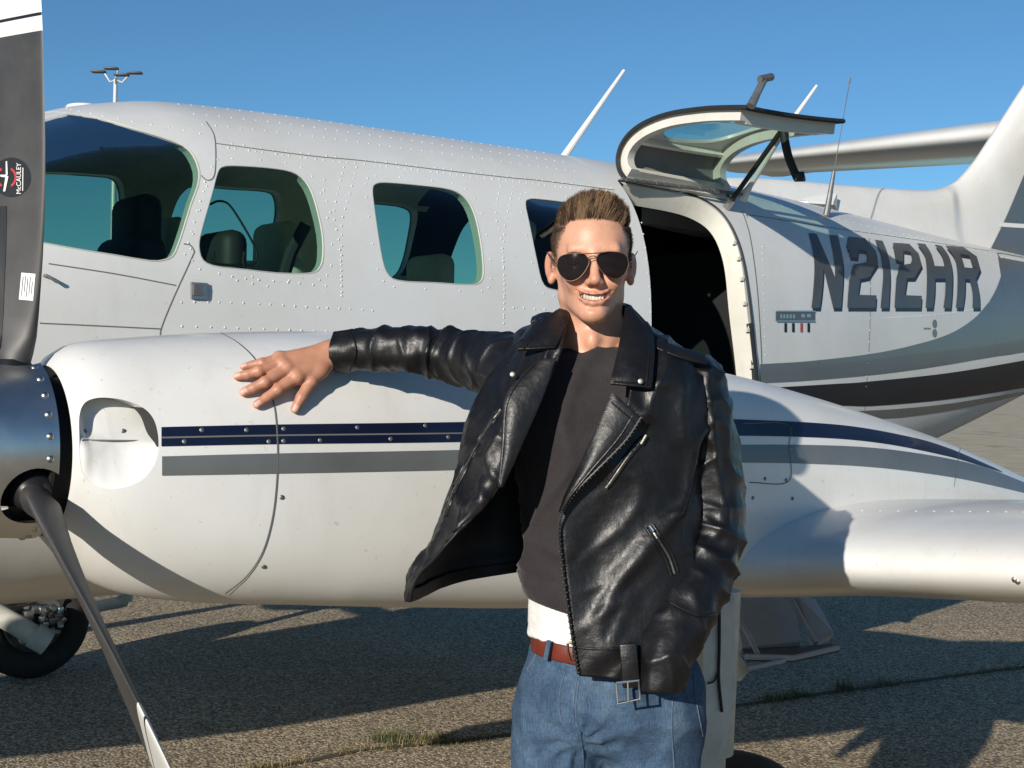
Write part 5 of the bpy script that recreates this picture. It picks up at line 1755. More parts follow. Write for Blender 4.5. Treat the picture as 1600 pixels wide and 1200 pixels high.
# ---- rest of the body under the clothes
SR = w3(818, 562, .05); ER = w3(690, 548, .5 * (.05 + WR[1] - Y0) + .06)
SL = w3(1066, 596, .02); EL = w3(1112, 822, .05); WL = w3(1034, 1030, -.125); HLp = w3(1015, 1085, -.07)
PEL = w3(954, 1060, .03); CH = w3(938, 660, .04); NB = w3(930, 560, .05)
HL_, HR_ = w3(884, 1110, .03), w3(1022, 1110, .03)
KL, KR = np.array(HL_) + np.array([-.035, .0, -.44]), np.array(HR_) + np.array([.01, .0, -.44])
AL, AR = KL * 1.0, KR * 1.0
AL = np.array([KL[0] - .01, KL[1] + .02, 0.09]); AR = np.array([KR[0] + .015, KR[1] + .02, 0.09])
def body_sdf(P):
    d = s_ell(P, (CH + PEL) / 2 + np.array([0, 0, .06]), (.125, .085, .30))
    d = smin(d, s_ell(P, CH, (.145, .09, .15)), .05)
    d = smin(d, s_ell(P, PEL, (.140, .095, .11)), .05)
    d = smin(d, s_cap(P, NB, SR, .045, .042), .04); d = smin(d, s_cap(P, NB, SL, .045, .042), .04)
    d = smin(d, s_cap(P, SR, ER, .034, .026), .01); d = smin(d, s_cap(P, ER, WR2, .026, .024), .008)
    d = smin(d, s_cap(P, SL, EL, .042, .036), .02); d = smin(d, s_cap(P, EL, WL, .034, .022), .015)
    for h_, k_, a_ in ((HL_, KL, AL), (HR_, KR, AR)):
        d = smin(d, s_cap(P, h_, k_, .072, .050), .03); d = smin(d, s_cap(P, k_, a_, .048, .034), .02)
    return d
BV, BF = nets(body_sdf, (-.36, 2.26, .02), (.50, 2.86, 1.66), .014)
bcol = np.tile(np.array([0.47, 0.24, 0.155]), (len(BV), 1))
head_parts.append((BV, BF, bcol))
n0 = 0; Vs = []; Fs = []; Cs = []
for v, f, c in head_parts:
    Vs.append(v); Fs.append(f + n0); Cs.append(c); n0 += len(v)
body = np_mesh("body", toP(np.concatenate(Vs)), np.concatenate(Fs), MT['skin'], PERSON, np.concatenate(Cs))

def pm(name, mb, mat, parent=None, smooth=True, sharp=40):
    mb.v = [tuple(np.array(v) - PO) for v in mb.v]
    return mb.build(name, mat, parent or PERSON, smooth, sharp)
def lh(x, y, z): return HO + np.array([x, y, z])

# teeth
for i in range(-5, 6):
    x = i * .0050
    if i in (-5, 5): x = i * .0048
    ymid = float(np.interp(abs(x), [0, .012, .022, .030], [-.0812, -.0794, -.0732, -.0636]))
    zz = float(np.interp(abs(x), [0, .012, .022, .0295], [-.0610, -.0594, -.0544, -.0480]))
    hgt = .0112 if abs(i) < 2 else (.0100 if abs(i) < 4 else .0076)
    V, F = rbox((0, 0, 0), (.00555, .004, hgt), .0007, 2)
    R_ = Matrix.Rotation(-math.copysign(min(1.0, abs(x) * 36), x), 3, 'Z') if x else Matrix.Identity(3)
    m = MB(); m.add([np.array(R_ @ Vector(v)) + lh(x, ymid + .0022, zz - .0026) for v in V], F)
    pm("tooth", m, MT['tooth'], body, True, None)

# ---- hair: many thin tapered strands over a tinted scalp
HBV = BVHTree.FromPolygons(HV.tolist(), HF.tolist())
def hair():
    r_ = np.random.default_rng(11)
    Nn = vnormals(HV, HF)
    hl_ = hairline(hx, hy)
    ok = np.where((hz > hl_ + .002) & ~((np.abs(hx) > .0725) & (hz < .035)) & (hz > -.04))[0]
    w_ = np.where(hz[ok] > .055, 1.3, 0.9); w_ /= w_.sum()
    pick = r_.choice(ok, 34000, p=w_)
    n_ = len(pick)
    p = HV[pick] + r_.normal(0, .0011, (n_, 3)); nn = Nn[pick]
    x, y, z = p.T
    top = np.clip((z - .058) / .026, 0, 1) * np.clip((.0675 - np.abs(x)) / .012, 0, 1)
    ha = z - hairline(x, y)
    front = np.clip((-.010 - y) / .045, 0, 1)
    L = (.0010 + .0075 * np.clip(ha / .055, 0, 1)) * (1 - top) + top * (.021 + .012 * front) * r_.uniform(.78, 1.1, n_)
    L = np.where(y > .03, np.minimum(L, .018), L)
    clump = np.stack([pnoise(p * np.array([1, .5, .5]), 120, 1.), pnoise(p * np.array([1, .5, .5]), 120, 9.), pnoise(p, 120, 17.)], 1) * .30
    it = (top > .2)[:, None]
    sw_top = np.stack([.22 + .10 * front, .62 - .20 * front, .46 + .40 * front], 1)
    sweep = np.where(it, sw_top, np.array([0, .45, -.55])) + clump + r_.normal(0, .05, (n_, 3))
    d0 = nn * np.where(it, .62, .75) + sweep * np.where(it, .85, .75); d0 /= np.linalg.norm(d0, axis=1)[:, None]
    d1 = nn * .10 + sweep; d1 /= np.linalg.norm(d1, axis=1)[:, None]
    wd = np.where(top > .2, .00034, .00030) * r_.uniform(.7, 1.3, n_)
    side = np.cross(d0, np.array([0, -1.0, 0.15])); side /= np.linalg.norm(side, axis=1)[:, None] + 1e-9
    c = np.array([.042, .023, .012]) * r_.uniform(.6, 1.5, n_)[:, None]
    strk = pnoise(p * np.array([1, .4, .4]), 95, 4.) + r_.normal(0, .25, n_)
    blond = (top > .2) & (strk > (.50 - .38 * front))
    c[blond] = np.array([.235, .145, .075]) * r_.uniform(.6, 1.15, blond.sum())[:, None]
    K = 3
    V = np.empty((n_, 2 * (K + 1), 3)); C = np.empty((n_, 2 * (K + 1), 3)); q = p - nn * .0012
    for k in range(K + 1):
        t = k / K
        w_ = (wd * (1 - .75 * t))[:, None]
        V[:, 2 * k] = q - side * w_; V[:, 2 * k + 1] = q + side * w_
        C[:, 2 * k] = C[:, 2 * k + 1] = c * (.75 + .35 * t)
        dd = d0 * (1 - t) + d1 * t
        q = q + dd / np.linalg.norm(dd, axis=1)[:, None] * (L / K)[:, None]
    b0 = (np.arange(n_) * 2 * (K + 1))[:, None]
    F = np.concatenate([b0 + np.array([[2 * k, 2 * k + 1, 2 * k + 3, 2 * k + 2]]) for k in range(K)])
    V = V.reshape(-1, 3); C = C.reshape(-1, 3)
    m, nt, b, o = new_mat("hair")
    a = N(nt, "ShaderNodeVertexColor"); a.layer_name = "tint"
    nt.links.new(a.outputs[0], b.inputs["Base Color"]); b.inputs["Roughness"].default_value = 0.5; b.inputs["Specular IOR Level"].default_value = 0.15
    o = np_mesh("hair", toP(np.array(V) + HO), np.array(F), m, PERSON, np.array(C), True)
    tag(o, kind="stuff")
    # eyebrows, mostly behind the glasses
    V = []; F = []; C = []
    for s in (-1, 1):
        for k in range(150):
            t = r_.uniform(0, 1)
            x = s * (.014 + .034 * t); z = .0085 + .004 * math.sin(t * 2.4) + r_.normal(0, .0014)
            h_ = HBV.ray_cast(Vector((x, -.3, z)), Vector((0, 1, 0)))
            if h_[0] is None: continue
            p = np.array(h_[0]); d = np.array([s * .9, -.1, .25 - .5 * t]); d /= np.linalg.norm(d)
            sd_ = np.array([0, 0, 1.0]) * .0004
            b0 = len(V)
            for k2 in range(3):
                q = p + d * .003 * k2 + np.array([0, -.0012, 0]); V += [q - sd_ * (1 - .4 * k2), q + sd_ * (1 - .4 * k2)]; C += [np.array([.17, .095, .05])] * 2
            for k2 in range(2): F.append((b0 + 2 * k2, b0 + 2 * k2 + 1, b0 + 2 * k2 + 3, b0 + 2 * k2 + 2))
    o = np_mesh("eyebrows", toP(np.array(V) + HO), np.array(F), m, PERSON, np.array(C), True); tag(o, kind="stuff")
hair()

# ---- sunglasses
def glasses():
    root = bpy.data.objects.new("sunglasses", None); link(root, PERSON)
    LENS = [(-.50, .05), (-.45, .31), (-.28, .45), (.06, .50), (.35, .46), (.485, .31), (.50, .16), (.43, -.05), (.32, -.24), (.15, -.42), (-.05, -.50), (-.22, -.46), (-.38, -.31), (-.47, -.11)]
    for cx, cy, s in ((895.2, 417.5, 1), (957.0, 414.5, -1)):
        # s = 1: the outer, fuller end of the drop is on the left
        pts = []
        for (a, b) in spline(LENS, 48, closed=True):
            # teardrop: outer lower side fuller
            ax_ = a if s > 0 else -a
            skew = 0.0
            px = cx + (ax_ + (skew if s > 0 else -skew)) * 50.0; py = cy - b * 43.0
            off = (px - 926) / 900.0
            pts.append(np.array(W(px, py, -.1045 + 4.2 * off * off)))
        c = sum(pts) / len(pts)
        rings = []
        for sc_, dp in ((1.0, 0), (.8, -.0008), (.5, -.0018), (.2, -.0022), (.02, -.0023)):
            rings.append([c + (p - c) * sc_ + np.array([0, dp, 0]) for p in pts])
        V, F = loft_faces(rings, True, False)
        m = MB(); m.add(V, F); pm("lens", m, MT['lens'], root, True, None)
        m = MB(); m.tube([Vector(p) for p in pts] + [Vector(pts[0])], .00055, 8, False); pm("lens_rim", m, MT['rim'], root)
    def g(px, py, dy): return Vector(W(px, py, dy))
    m = MB(); m.tube([g(*p) for p in spline([(903,396.0,-.1055),(915,396.3,-.110),(926,395.8,-.1115),(937,395.0,-.110),(949,393.4,-.1055)], 16)], .0010, 8); pm("brow_bar", m, MT['rim'], root)
    m = MB(); m.tube([g(*p) for p in spline([(919,405,-.107),(922,401,-.111),(927,400,-.1125),(931,401,-.111),(933,404,-.107)], 12)], .0010, 8); pm("bridge", m, MT['rim'], root)
    m = MB(); m.tube([g(869.5,416,-.089), g(866,415,-.082), g(861,405,-.03), g(855,394,.012)], .0010, 8); pm("temple", m, MT['gold'], root)
    m = MB(); m.tube([g(982,411,-.089), g(986,409,-.082), g(991,402,-.03), g(996,393,.012)], .0010, 8); pm("temple", m, MT['gold'], root)
glasses()

# ---- lofted garments
def ring_sec(cx, py, hw, dep, dy, n=96, e=2.4):
    c = w3(cx, py, dy)
    r = hw / 870.0
    return np.array([c + np.array([r * math.copysign(abs(math.cos(a)) ** (2 / e), math.cos(a)), -dep * math.copysign(abs(math.sin(a)) ** (2 / e), math.sin(a)), 0]) for a in np.linspace(0, 2 * math.pi, n, endpoint=False)])
def loft_np(rows, closed=True):
    R = np.array(rows); m, n = R.shape[:2]
    V = R.reshape(-1, 3); F = []
    kk = n if closed else n - 1
    i, k = np.meshgrid(np.arange(m - 1), np.arange(kk), indexing='ij')
    a = i * n + k; b = i * n + (k + 1) % n
    return V, np.stack([a, b, b + n, a + n], -1).reshape(-1, 4)
def interp_rows(keys, m):
    """keys: list of tuples of numbers, smoothly interpolated"""
    return spline(keys, m)
def displace(V, F, amp):
    return V + vnormals(V, F) * amp[:, None]

# sweatshirt
sk = [(929, 540, 54, .058, .045), (929, 548, 72, .070, .045), (930, 560, 110, .082, .045), (932, 585, 136, .100, .045), (936, 630, 146, .112, .045), (940, 700, 140, .116, .045), (945, 780, 133, .112, .045), (949, 860, 134, .112, .045), (952, 915, 139, .117, .045), (954, 930, 138, .113, .045), (955, 960, 134, .108, .045)]
rows = [ring_sec(a, b, c, d, e) for a, b, c, d, e in interp_rows(sk, 120)]
rows = np.array(rows)
# hem slopes down to the right as in the photograph
t_ = np.linspace(0, 1, 120)[:, None]
rows[:, :, 2] -= (np.clip((t_ - .75) / .25, 0, 1)) * (rows[:, :, 0] - w3(955, 960)[0]) * 0.24
V, F = loft_np(rows)
nz = pnoise(V * np.array([1, 1, .6]), 8, 3.1) * .015 + (ridge((V @ np.array(Matrix.Rotation(.6, 3, 'Y'))) * np.array([1, 1, .4]), 11, 1.7) - .3) * .015 + pnoise(V, 26, 8.) * .0018
msk = np.clip((np.linspace(0, 1, 120) - .03) / .1, 0, 1).repeat(96)
ctr = V.reshape(120, 96, 3).mean(1).repeat(96, 0)
sg = np.sign(((V - ctr) * vnormals(V, F)).sum(1).mean())
V = displace(V, F, nz * msk * sg)
o = np_mesh("sweatshirt", toP(V), F, MT['sweat'], PERSON)
sweat = o
md = o.modifiers.new("thick", 'SOLIDIFY'); md.thickness = .004; md.offset = -1
# ribbed collar and hem
rb = MB()
cring = ring_sec(929, 541, 57, .061, .045, 64, 2.1)
cring[:, 2] += .012 * ((cring[:, 1] - cring[:, 1].mean()) / .06)
rb.tube([Vector(p) for p in cring] + [Vector(cring[0])], .0085, 10, False); pm("collar_rib", rb, MT['sweat'], sweat)
hem = []
for k, (py, hw, dep) in enumerate(((920, 141, .119), (926, 143.5, .121), (940, 143.5, .121), (958, 139, .116), (962, 136, .112))):
    r_ = ring_sec(954, py, hw, dep, .045, 160)
    r_[:, 2] -= (r_[:, 0] - w3(955, 960)[0]) * 0.24
    rib = np.sin(np.arange(160) * math.pi) * .0015
    r_ = r_ + (r_ - r_.mean(0)) * np.array([1, 1, 0]) * (0.010 * (np.arange(160) % 2))[:, None]
    hem.append(r_)
V, F = loft_np(hem); np_mesh("hem_rib", toP(V), F, MT['sweat'], sweat)
# white shirt below it
tk = [(953, 935, 131, .108, .045), (953, 965, 131, .110, .045), (954, 990, 132, .112, .045), (954, 1000, 133.5, .114, .045), (954, 1004, 131, .111, .045)]
rows = np.array([ring_sec(*q) for q in interp_rows(tk, 30)])
rows[:, :, 2] -= (rows[:, :, 0] - w3(955, 960)[0]) * 0.10
V, F = loft_np(rows); V = displace(V, F, pnoise(V * np.array([1, 1, .3]), 30, 2.2) * .005 + pnoise(V, 70, 1.) * .0015)
o = np_mesh("white_shirt", toP(V), F, MT['tee'], PERSON); md = o.modifiers.new("thick", 'SOLIDIFY'); md.thickness = .003; md.offset = -1

# jeans
def jeans_sdf(P):
    d = s_ell(P, w3(956, 1030, .035), (.150, .112, .10))
    d = smin(d, s_ell(P, w3(956, 1085, .035), (.163, .120, .10)), .05)
    d = smin(d, s_cap(P, w3(872, 1120, .035), KL, .083, .062), .045)
    d = smin(d, s_cap(P, w3(1022, 1120, .035), KR, .089, .065), .045)
    d = smin(d, s_cap(P, KL, AL + np.array([0, 0, -.02]), .066, .062), .02)
    d = smin(d, s_cap(P, KR, AR + np.array([0, 0, -.02]), .068, .062), .02)
    top = P[..., 2] - (w3(955, 1018)[2] + (P[..., 0] - w3(955, 1018)[0]) * -0.10)
    d = smax(d, top, .006)
    d = np.maximum(d, .06 - P[..., 2])
    return d
V, F = nets(jeans_sdf, (-.06, 2.26, .04), (.42, 2.70, 1.06), .0062)
cr = w3(905, 1165, -.08)
rr = np.linalg.norm((V - cr)[:, [0, 2]], axis=1); an = np.arctan2((V - cr)[:, 2], (V - cr)[:, 0])
front = np.clip((2.47 - V[:, 1]) / .04, 0, 1)
amp = front * np.exp(-rr / .10) * .0055 * np.sin(an * 9 + np.sin(rr * 60)) * np.clip(rr / .03, 0, 1)
amp += pnoise(V * np.array([1, 1, 1.0]), 14, 4.4) * .005 + (ridge(V @ np.array(Matrix.Rotation(.9, 3, 'Y')), 13, 2.) - .3) * .0035
V = displace(V, F, amp)
jeans = np_mesh("jeans", toP(V), F, MT['denim'], PERSON)
JB = BVHTree.FromPolygons(V.tolist(), F.tolist())
def on_jeans(px, py, off=.001):
    h_ = JB.ray_cast(CAM_O, ray(px, py)); 
    return (h_[0] + h_[1] * off) if h_[0] is not None else None
def jtube(name, pts, r, mat, par, n=40, off=.0006, wob=0.0):
    P = [on_jeans(p[0] + rng.normal(0, wob), p[1] + rng.normal(0, wob), off) for p in spline(pts, n)]
    P = [p for p in P if p is not None]
    if len(P) < 3: return
    m = MB(); m.tube(P, r, 6); pm(name, m, mat, par)
MT['denimseam'] = plain("denim_seam", (0.075, 0.115, 0.165), 0.85, 0, 0.3, 120)
MT['denimdark'] = plain("denim_fold", (0.035, 0.075, 0.15), 0.9, 0, 0.3, 90)
jtube("fly_seam", [(883,1050),(877,1070),(874,1095),(876,1120),(886,1140),(903,1150)], .0012, MT['denimseam'], jeans)
jtube("fly_seam", [(902,1058),(898,1085),(896,1110),(897,1130)], .0011, MT['denimseam'], jeans)
jtube("fly_seam", [(906,1058),(902,1085),(900,1112),(902,1135)], .0011, MT['denimseam'], jeans)
jtube("crotch_seam", [(903,1130),(908,1155),(911,1185),(912,1205)], .0020, MT['denimdark'], jeans)
jtube("pocket_seam", [(1052,1085),(1050,1110),(1050,1150),(1053,1200)], .0013, MT['denimseam'], jeans)
jtube("side_seam", [(1083,1053),(1086,1085),(1092,1120),(1098,1150)], .0013, MT['denimseam'], jeans)
jtube("pocket_seam", [(838,1022),(832,1035),(825,1045),(829,1050)], .0014, MT['denimseam'], jeans)
# belt with gold buckle, belt loop
belt = []
for py, o_ in ((1001, 0), (1003, .002), (1026, .002), (1028, 0)):
    r_ = ring_sec(956, py, 129, .114 + o_, .035, 96, 2.1)
    r_[:, 2] -= (r_[:, 0] - w3(955, 960)[0]) * 0.10
    belt.append(r_)
V, F = loft_np(belt); bo = np_mesh("belt", toP(V), F, MT['beltm'], PERSON); bo.modifiers.new("thick", 'SOLIDIFY').thickness = .003
def front_of(px, py, y): return Vector(W(px, py, y))
m = MB(); m.tube([front_of(887,1005,-.088), front_of(888,1019,-.088), front_of(892,1033,-.088), front_of(902,1036,-.09), front_of(912,1034,-.09), front_of(910,1006,-.09), front_of(899,1003,-.09), front_of(887,1005,-.088)], .0022, 8); pm("belt_buckle", m, MT['gold'], bo)
m = MB(); 
V, F = rbox((0, 0, 0), (.0085, .004, .036), .0015, 2); c_ = front_of(855, 1016, -.055); R_ = Matrix.Rotation(.18, 3, 'Y')
m.add([R_ @ Vector(v) + c_ for v in V], F); pm("belt_loop", m, MT['denim'], jeans)
# shoes
for a_ in (AL, AR):
    m = MB(); rows = []
    for t in np.linspace(0, 1, 9):
        y = a_[1] + .06 - .27 * t; w_ = .042 * (1 - .55 * max(0, t - .6) ** 1.2 * 2); h_ = .095 - .055 * t
        rows.append([Vector((a_[0] + w_ * math.cos(q), y, max(0.0, h_ / 2 + h_ / 2 * math.sin(q)))) for q in np.linspace(0, 2 * math.pi, 16, endpoint=False)])
    v_, f_ = loft_faces(rows, True, True); m.add(v_, f_); pm("shoe", m, MT['shoe'], PERSON)
# ---- leather jacket
JK = bpy.data.objects.new("leather_jacket", None); link(JK, PERSON)
# rows of the shell from the right front edge (viewer's left) round the back to the left front edge
JR = [
 [(886,508,-.055),(872,503,-.035),(858,499,.01),(872,494,.07),(930,490,.115),(985,494,.09),(1006,506,.03),(1003,522,-.02),(990,532,-.055)],
 [(879,535,-.085),(852,524,-.06),(828,512,.02),(850,505,.09),(932,502,.135),(1020,514,.10),(1050,532,.03),(1036,546,-.04),(986,568,-.090)],
 [(872,563,-.100),(838,550,-.082),(803,527,.02),(830,520,.10),(935,518,.150),(1040,536,.11),(1088,560,.03),(1062,572,-.060),(985,605,-.105)],
 [(848,620,-.118),(806,612,-.105),(767,588,.01),(800,585,.11),(940,580,.170),(1066,592,.125),(1112,606,.03),(1082,630,-.070),(972,650,-.118)],
 [(824,673,-.130),(783,670,-.118),(735,650,-.005),(785,650,.12),(940,650,.175),(1068,655,.13),(1112,662,.03),(1072,685,-.082),(946,705,-.124)],
 [(800,726,-.136),(764,728,-.125),(719,712,-.01),(778,712,.12),(942,712,.175),(1068,718,.13),(1108,722,.03),(1064,742,-.090),(892,770,-.124)],
 [(765,783,-.140),(738,786,-.130),(702,772,-.02),(770,772,.12),(944,770,.175),(1070,775,.13),(1106,780,.03),(1062,800,-.098),(875,815,-.124)],
 [(709,838,-.140),(696,838,-.125),(682,832,-.03),(760,830,.11),(946,826,.17),(1070,832,.13),(1106,838,.03),(1058,860,-.105),(878,868,-.126)],
 [(665,887,-.125),(660,886,-.100),(656,880,-.04),(748,862,.10),(948,850,.165),(1070,880,.13),(1108,900,.03),(1048,940,-.115),(886,935,-.130)],
 [(647,915,-.110),(645,914,-.080),(646,908,-.04),(744,882,.09),(948,866,.165),(1072,915,.13),(1110,950,.03),(1034,1000,-.122),(894,995,-.134)],
 [(642,941,-.100),(641,940,-.070),(643,935,-.035),(742,905,.085),(948,884,.165),(1072,945,.13),(1108,990,.03),(1018,1058,-.126),(905,1056,-.136)],
]
NT_, NV_ = 170, 150
def jacket_rows(table, nt, nv):
    A = np.array([spline(r, nt) for r in table])            # key rows x nt x 3
    out = np.empty((nv, nt, 3))
    for k in range(nt): out[:, k] = spline(A[:, k], nv)
    return out
G = jacket_rows(JR, NT_, NV_)
P = np.array([[np.array(W(*G[i, k])) for k in range(NT_)] for i in range(NV_)])
V, F = loft_np(P, closed=False)
uu = np.tile(np.linspace(0, 1, NT_), NV_); vv = np.repeat(np.linspace(0, 1, NV_), NT_)
edge_u = np.clip(np.minimum(uu, 1 - uu) / .035, 0, 1)
Vr = V @ np.array(Matrix.Rotation(-.55, 3, 'Y'))
amp = pnoise(V, 7.5, 1.3) * .008
lf = np.clip((uu - .70) / .1, 0, 1)           # left front: long soft diagonal drapes
Vd = V @ np.array(Matrix.Rotation(.75, 3, 'Y')) * np.array([1.0, 1.0, .35])
amp += lf * ((ridge(Vd + pnoise(V, 6, 2.)[:, None] * .05, 7.5, 4.1) - .25) * .014 + (ridge(Vd, 16, 1.1) - .25) * .005)
rf = np.clip((.30 - uu) / .1, 0, 1)
Ve = V @ np.array(Matrix.Rotation(-.35, 3, 'Y')) * np.array([1.0, 1.0, .30])
amp += rf * ((ridge(Ve, 9.5, 2.6) - .25) * .010 + (ridge(Ve, 20, 7.1) - .25) * .006)
amp += pnoise(V, 42, 3.) * .0010
sgn_ = -1.0 if vnormals(V, F).reshape(NV_, NT_, 3)[70, 150] @ np.array([0, -1.0, 0]) < 0 else 1.0
V = V + vnormals(V, F) * (amp * (.06 + .94 * edge_u))[:, None] * sgn_
PJ = V.reshape(NV_, NT_, 3)
shell = np_mesh("jacket_shell", toP(V), F, MT['leather'], JK)
shell.data.materials.append(MT['lining'])
md = shell.modifiers.new("thick", 'SOLIDIFY'); md.thickness = .005; md.offset = 0; md.material_offset = 1; md.material_offset_rim = 0
JBV = BVHTree.FromPolygons(V.tolist(), F.tolist())
# make the leather side face outwards
nrm = vnormals(V, F).reshape(NV_, NT_, 3)
if nrm[70, 150] @ np.array([0, -1, 0]) < 0:
    bm = bmesh.new(); bm.from_mesh(shell.data); bmesh.ops.reverse_faces(bm, faces=bm.faces); bm.to_mesh(shell.data); bm.free()

def on_jacket(px, py, off=.004, dflt=-.13):
    h_ = JBV.ray_cast(CAM_O, ray(px, py))
    d = ray(px, py)
    if h_[0] is None: return Vector(W(px, py, dflt))
    return h_[0] - d * off
def jline(name, pts, r, mat, off=.0035, n=50, par=None, k=8):
    P_ = [on_jacket(p[0], p[1], off) for p in spline(pts, n)]
    m = MB(); m.tube(P_, r, k); return pm(name, m, mat, par or JK)

# sleeves
def sleeve(name, path, n_s, n_t, fold, mat=None):
    K = np.array([list(W(p[0], p[1], p[2])) + [p[3]] for p in path])
    S = spline(K, n_s)
    pts = S[:, :3]; r = S[:, 3]
    rings = np.array(tube_rings([Vector(p) for p in pts], [1.0] * n_s, n_t))
    C = pts[:, None, :]
    D = rings - C
    th = np.linspace(0, 2 * math.pi, n_t, endpoint=False)[None, :]
    L = np.concatenate([[0], np.cumsum(np.linalg.norm(np.diff(pts, axis=0), axis=1))])[:, None]
    Vw = (C + D * r[:, None, None])
    dr = fold(L, th, Vw, D)
    Vw = C + D * (r[:, None] + dr)[..., None]
    # close the far end a little inside
    V_, F_ = loft_np(Vw)
    o = np_mesh(name, toP(V_), F_, MT['leather'], JK)
    bm = bmesh.new(); bm.from_mesh(o.data); bmesh.ops.recalc_face_normals(bm, faces=bm.faces); bm.to_mesh(o.data); bm.free()
    md = o.modifiers.new("thick", 'SOLIDIFY'); md.thickness = .004; md.offset = -1
    return o, V_, F_
def fold_r(L, th, Vw, D):
    ln = L / L.max()
    w = np.exp(-((ln - .52) / .24) ** 2)
    ph = L * 2 * math.pi / .050 + 1.1 * np.sin(th + .6) + .7 * np.sin(2 * th + L * 30)
    f_ = (.45 - np.abs(np.sin(ph / 2)) ** .7) * .009 * w * (1 + .5 * pnoise(Vw, 14, 3.))
    f_ += (ridge(Vw, 13, 2.2) - .3) * .006 + pnoise(Vw, 34, 5.) * .0022
    f_ += .5 * w * np.sin(L * 2 * math.pi / .021 + 2 * np.sin(th)) * .0016
    return f_
WD = float(WR[1]) - Y0
ED = .5 * (.05 + WD) + .06
def dmix(px):
    return float(np.interp(px, [520, 690, 818, 840], [WD, ED, .05, .04]))
RS = [(a, b, dmix(a), r_) for a, b, r_ in ((522,549,.0360),(536,549,.0385),(570,547,.0415),(610,544,.0440),(650,546,.0475),(690,553,.0520),(730,560,.0560),(770,568,.0590),(805,576,.0640),(835,580,.0640))]
sl_r, SV, SF = sleeve("sleeve", RS, 170, 64, fold_r)
def fold_l(L, th, Vw, D):
    ln = L / L.max()
    w = np.exp(-((ln - .56) / .13) ** 2)
    ph = L * 2 * math.pi / .052 + 1.3 * np.sin(th - .5)
    f_ = (.45 - np.abs(np.sin(ph / 2)) ** .7) * .008 * w
    Vd_ = Vw @ np.array(Matrix.Rotation(-.25, 3, 'Y')) * np.array([1, 1, .35])
    f_ += (ridge(Vd_, 12, 6.2) - .3) * .009 * np.clip(1 - (ln - .45) * 3, .3, 1) + (ridge(Vw, 15, 1.2) - .3) * .005 + pnoise(Vw, 36, 2.) * .0018
    return f_
LS = [(1064,572,.03,.056),(1080,610,.02,.063),(1092,660,.015,.0635),(1102,720,.02,.0620),(1110,780,.02,.0625),(1110,835,.005,.0650),(1092,900,-.035,.0620),(1066,960,-.085,.0570),(1042,1015,-.125,.0500),(1034,1055,-.140,.0430),(1033,1078,-.142,.0385)]
sl_l, SV2, SF2 = sleeve("sleeve", LS, 190, 72, fold_l)
SLB = BVHTree.FromPolygons(SV2.tolist(), SF2.tolist())
SRB = BVHTree.FromPolygons(SV.tolist(), SF.tolist())
def sline(name, bvh, pts, r, mat, par, off=.002, n=40):
    P_ = []
    for p in spline(pts, n):
        h_ = bvh.ray_cast(CAM_O, ray(p[0], p[1]))
        if h_[0] is not None: P_.append(h_[0] - ray(p[0], p[1]) * off)
    if len(P_) > 3:
        m = MB(); m.tube(P_, r, 6); pm(name, m, mat, par)
# stitched seams of the sleeves
MT['stitch'] = plain("leather_seam", (0.010, 0.010, 0.011), 0.45)
sline("sleeve_seam", SLB, [(1062,585),(1052,620),(1048,660),(1050,700)], .0028, MT['leather'], sl_l)
sline("cuff_seam", SLB, [(1040,938),(1062,950),(1090,962),(1118,960)], .0026, MT['leather'], sl_l)
sline("cuff_seam", SRB, [(540,512),(552,530),(556,552),(548,580)], .0022, MT['leather'], sl_r)

# flaps with thickness: collar, lapels, shoulder straps
def flap(name, top, bot, nu=28, nv=14, thick=.006, bulge=.006, par=None, mat=None, wr=.0015):
    T = spline(top, nu); B = spline(bot, nu)
    R_ = np.empty((nu, nv, 3))
    for j in range(nv):
        t = j / (nv - 1)
        q = T * (1 - t) + B * t
        for i in range(nu):
            s = i / (nu - 1)
            b_ = bulge * math.sin(math.pi * t) * (0.4 + 0.6 * math.sin(math.pi * s))
            R_[i, j] = np.array(W(q[i, 0], q[i, 1], q[i, 2] - b_))
    V_, F_ = loft_np(R_, closed=False)
    V_ = V_ + vnormals(V_, F_) * (pnoise(V_, 30, 3.3) * wr)[:, None]
    o = np_mesh(name, toP(V_), F_, mat or MT['leather'], par or JK)
    md = o.modifiers.new("thick", 'SOLIDIFY'); md.thickness = thick; md.offset = 0
    bv = o.modifiers.new("round", 'BEVEL'); bv.width = .0016; bv.segments = 2; bv.limit_method = 'ANGLE'; bv.angle_limit = rad(50)
    # piping along the free edges
    per = [R_[i, nv - 1] for i in range(nu)]
    return o, R_
def edge_pipe(R_, which, r=.0016, par=None, inset=3, lift=-.0045):
    nu, nv = R_.shape[:2]
    if which == 'bot': P_ = [R_[i, nv - 1 - inset] for i in range(1, nu - 1)]
    elif which == 'top': P_ = [R_[i, inset] for i in range(1, nu - 1)]
    elif which == 'u0': P_ = [R_[inset, j] for j in range(1, nv - 1)]
    else: P_ = [R_[nu - 1 - inset, j] for j in range(1, nv - 1)]
    m = MB(); m.tube([Vector(p) + Vector((0, lift, 0)) for p in P_], r, 6); pm("edge_stitching", m, MT['leather'], par)
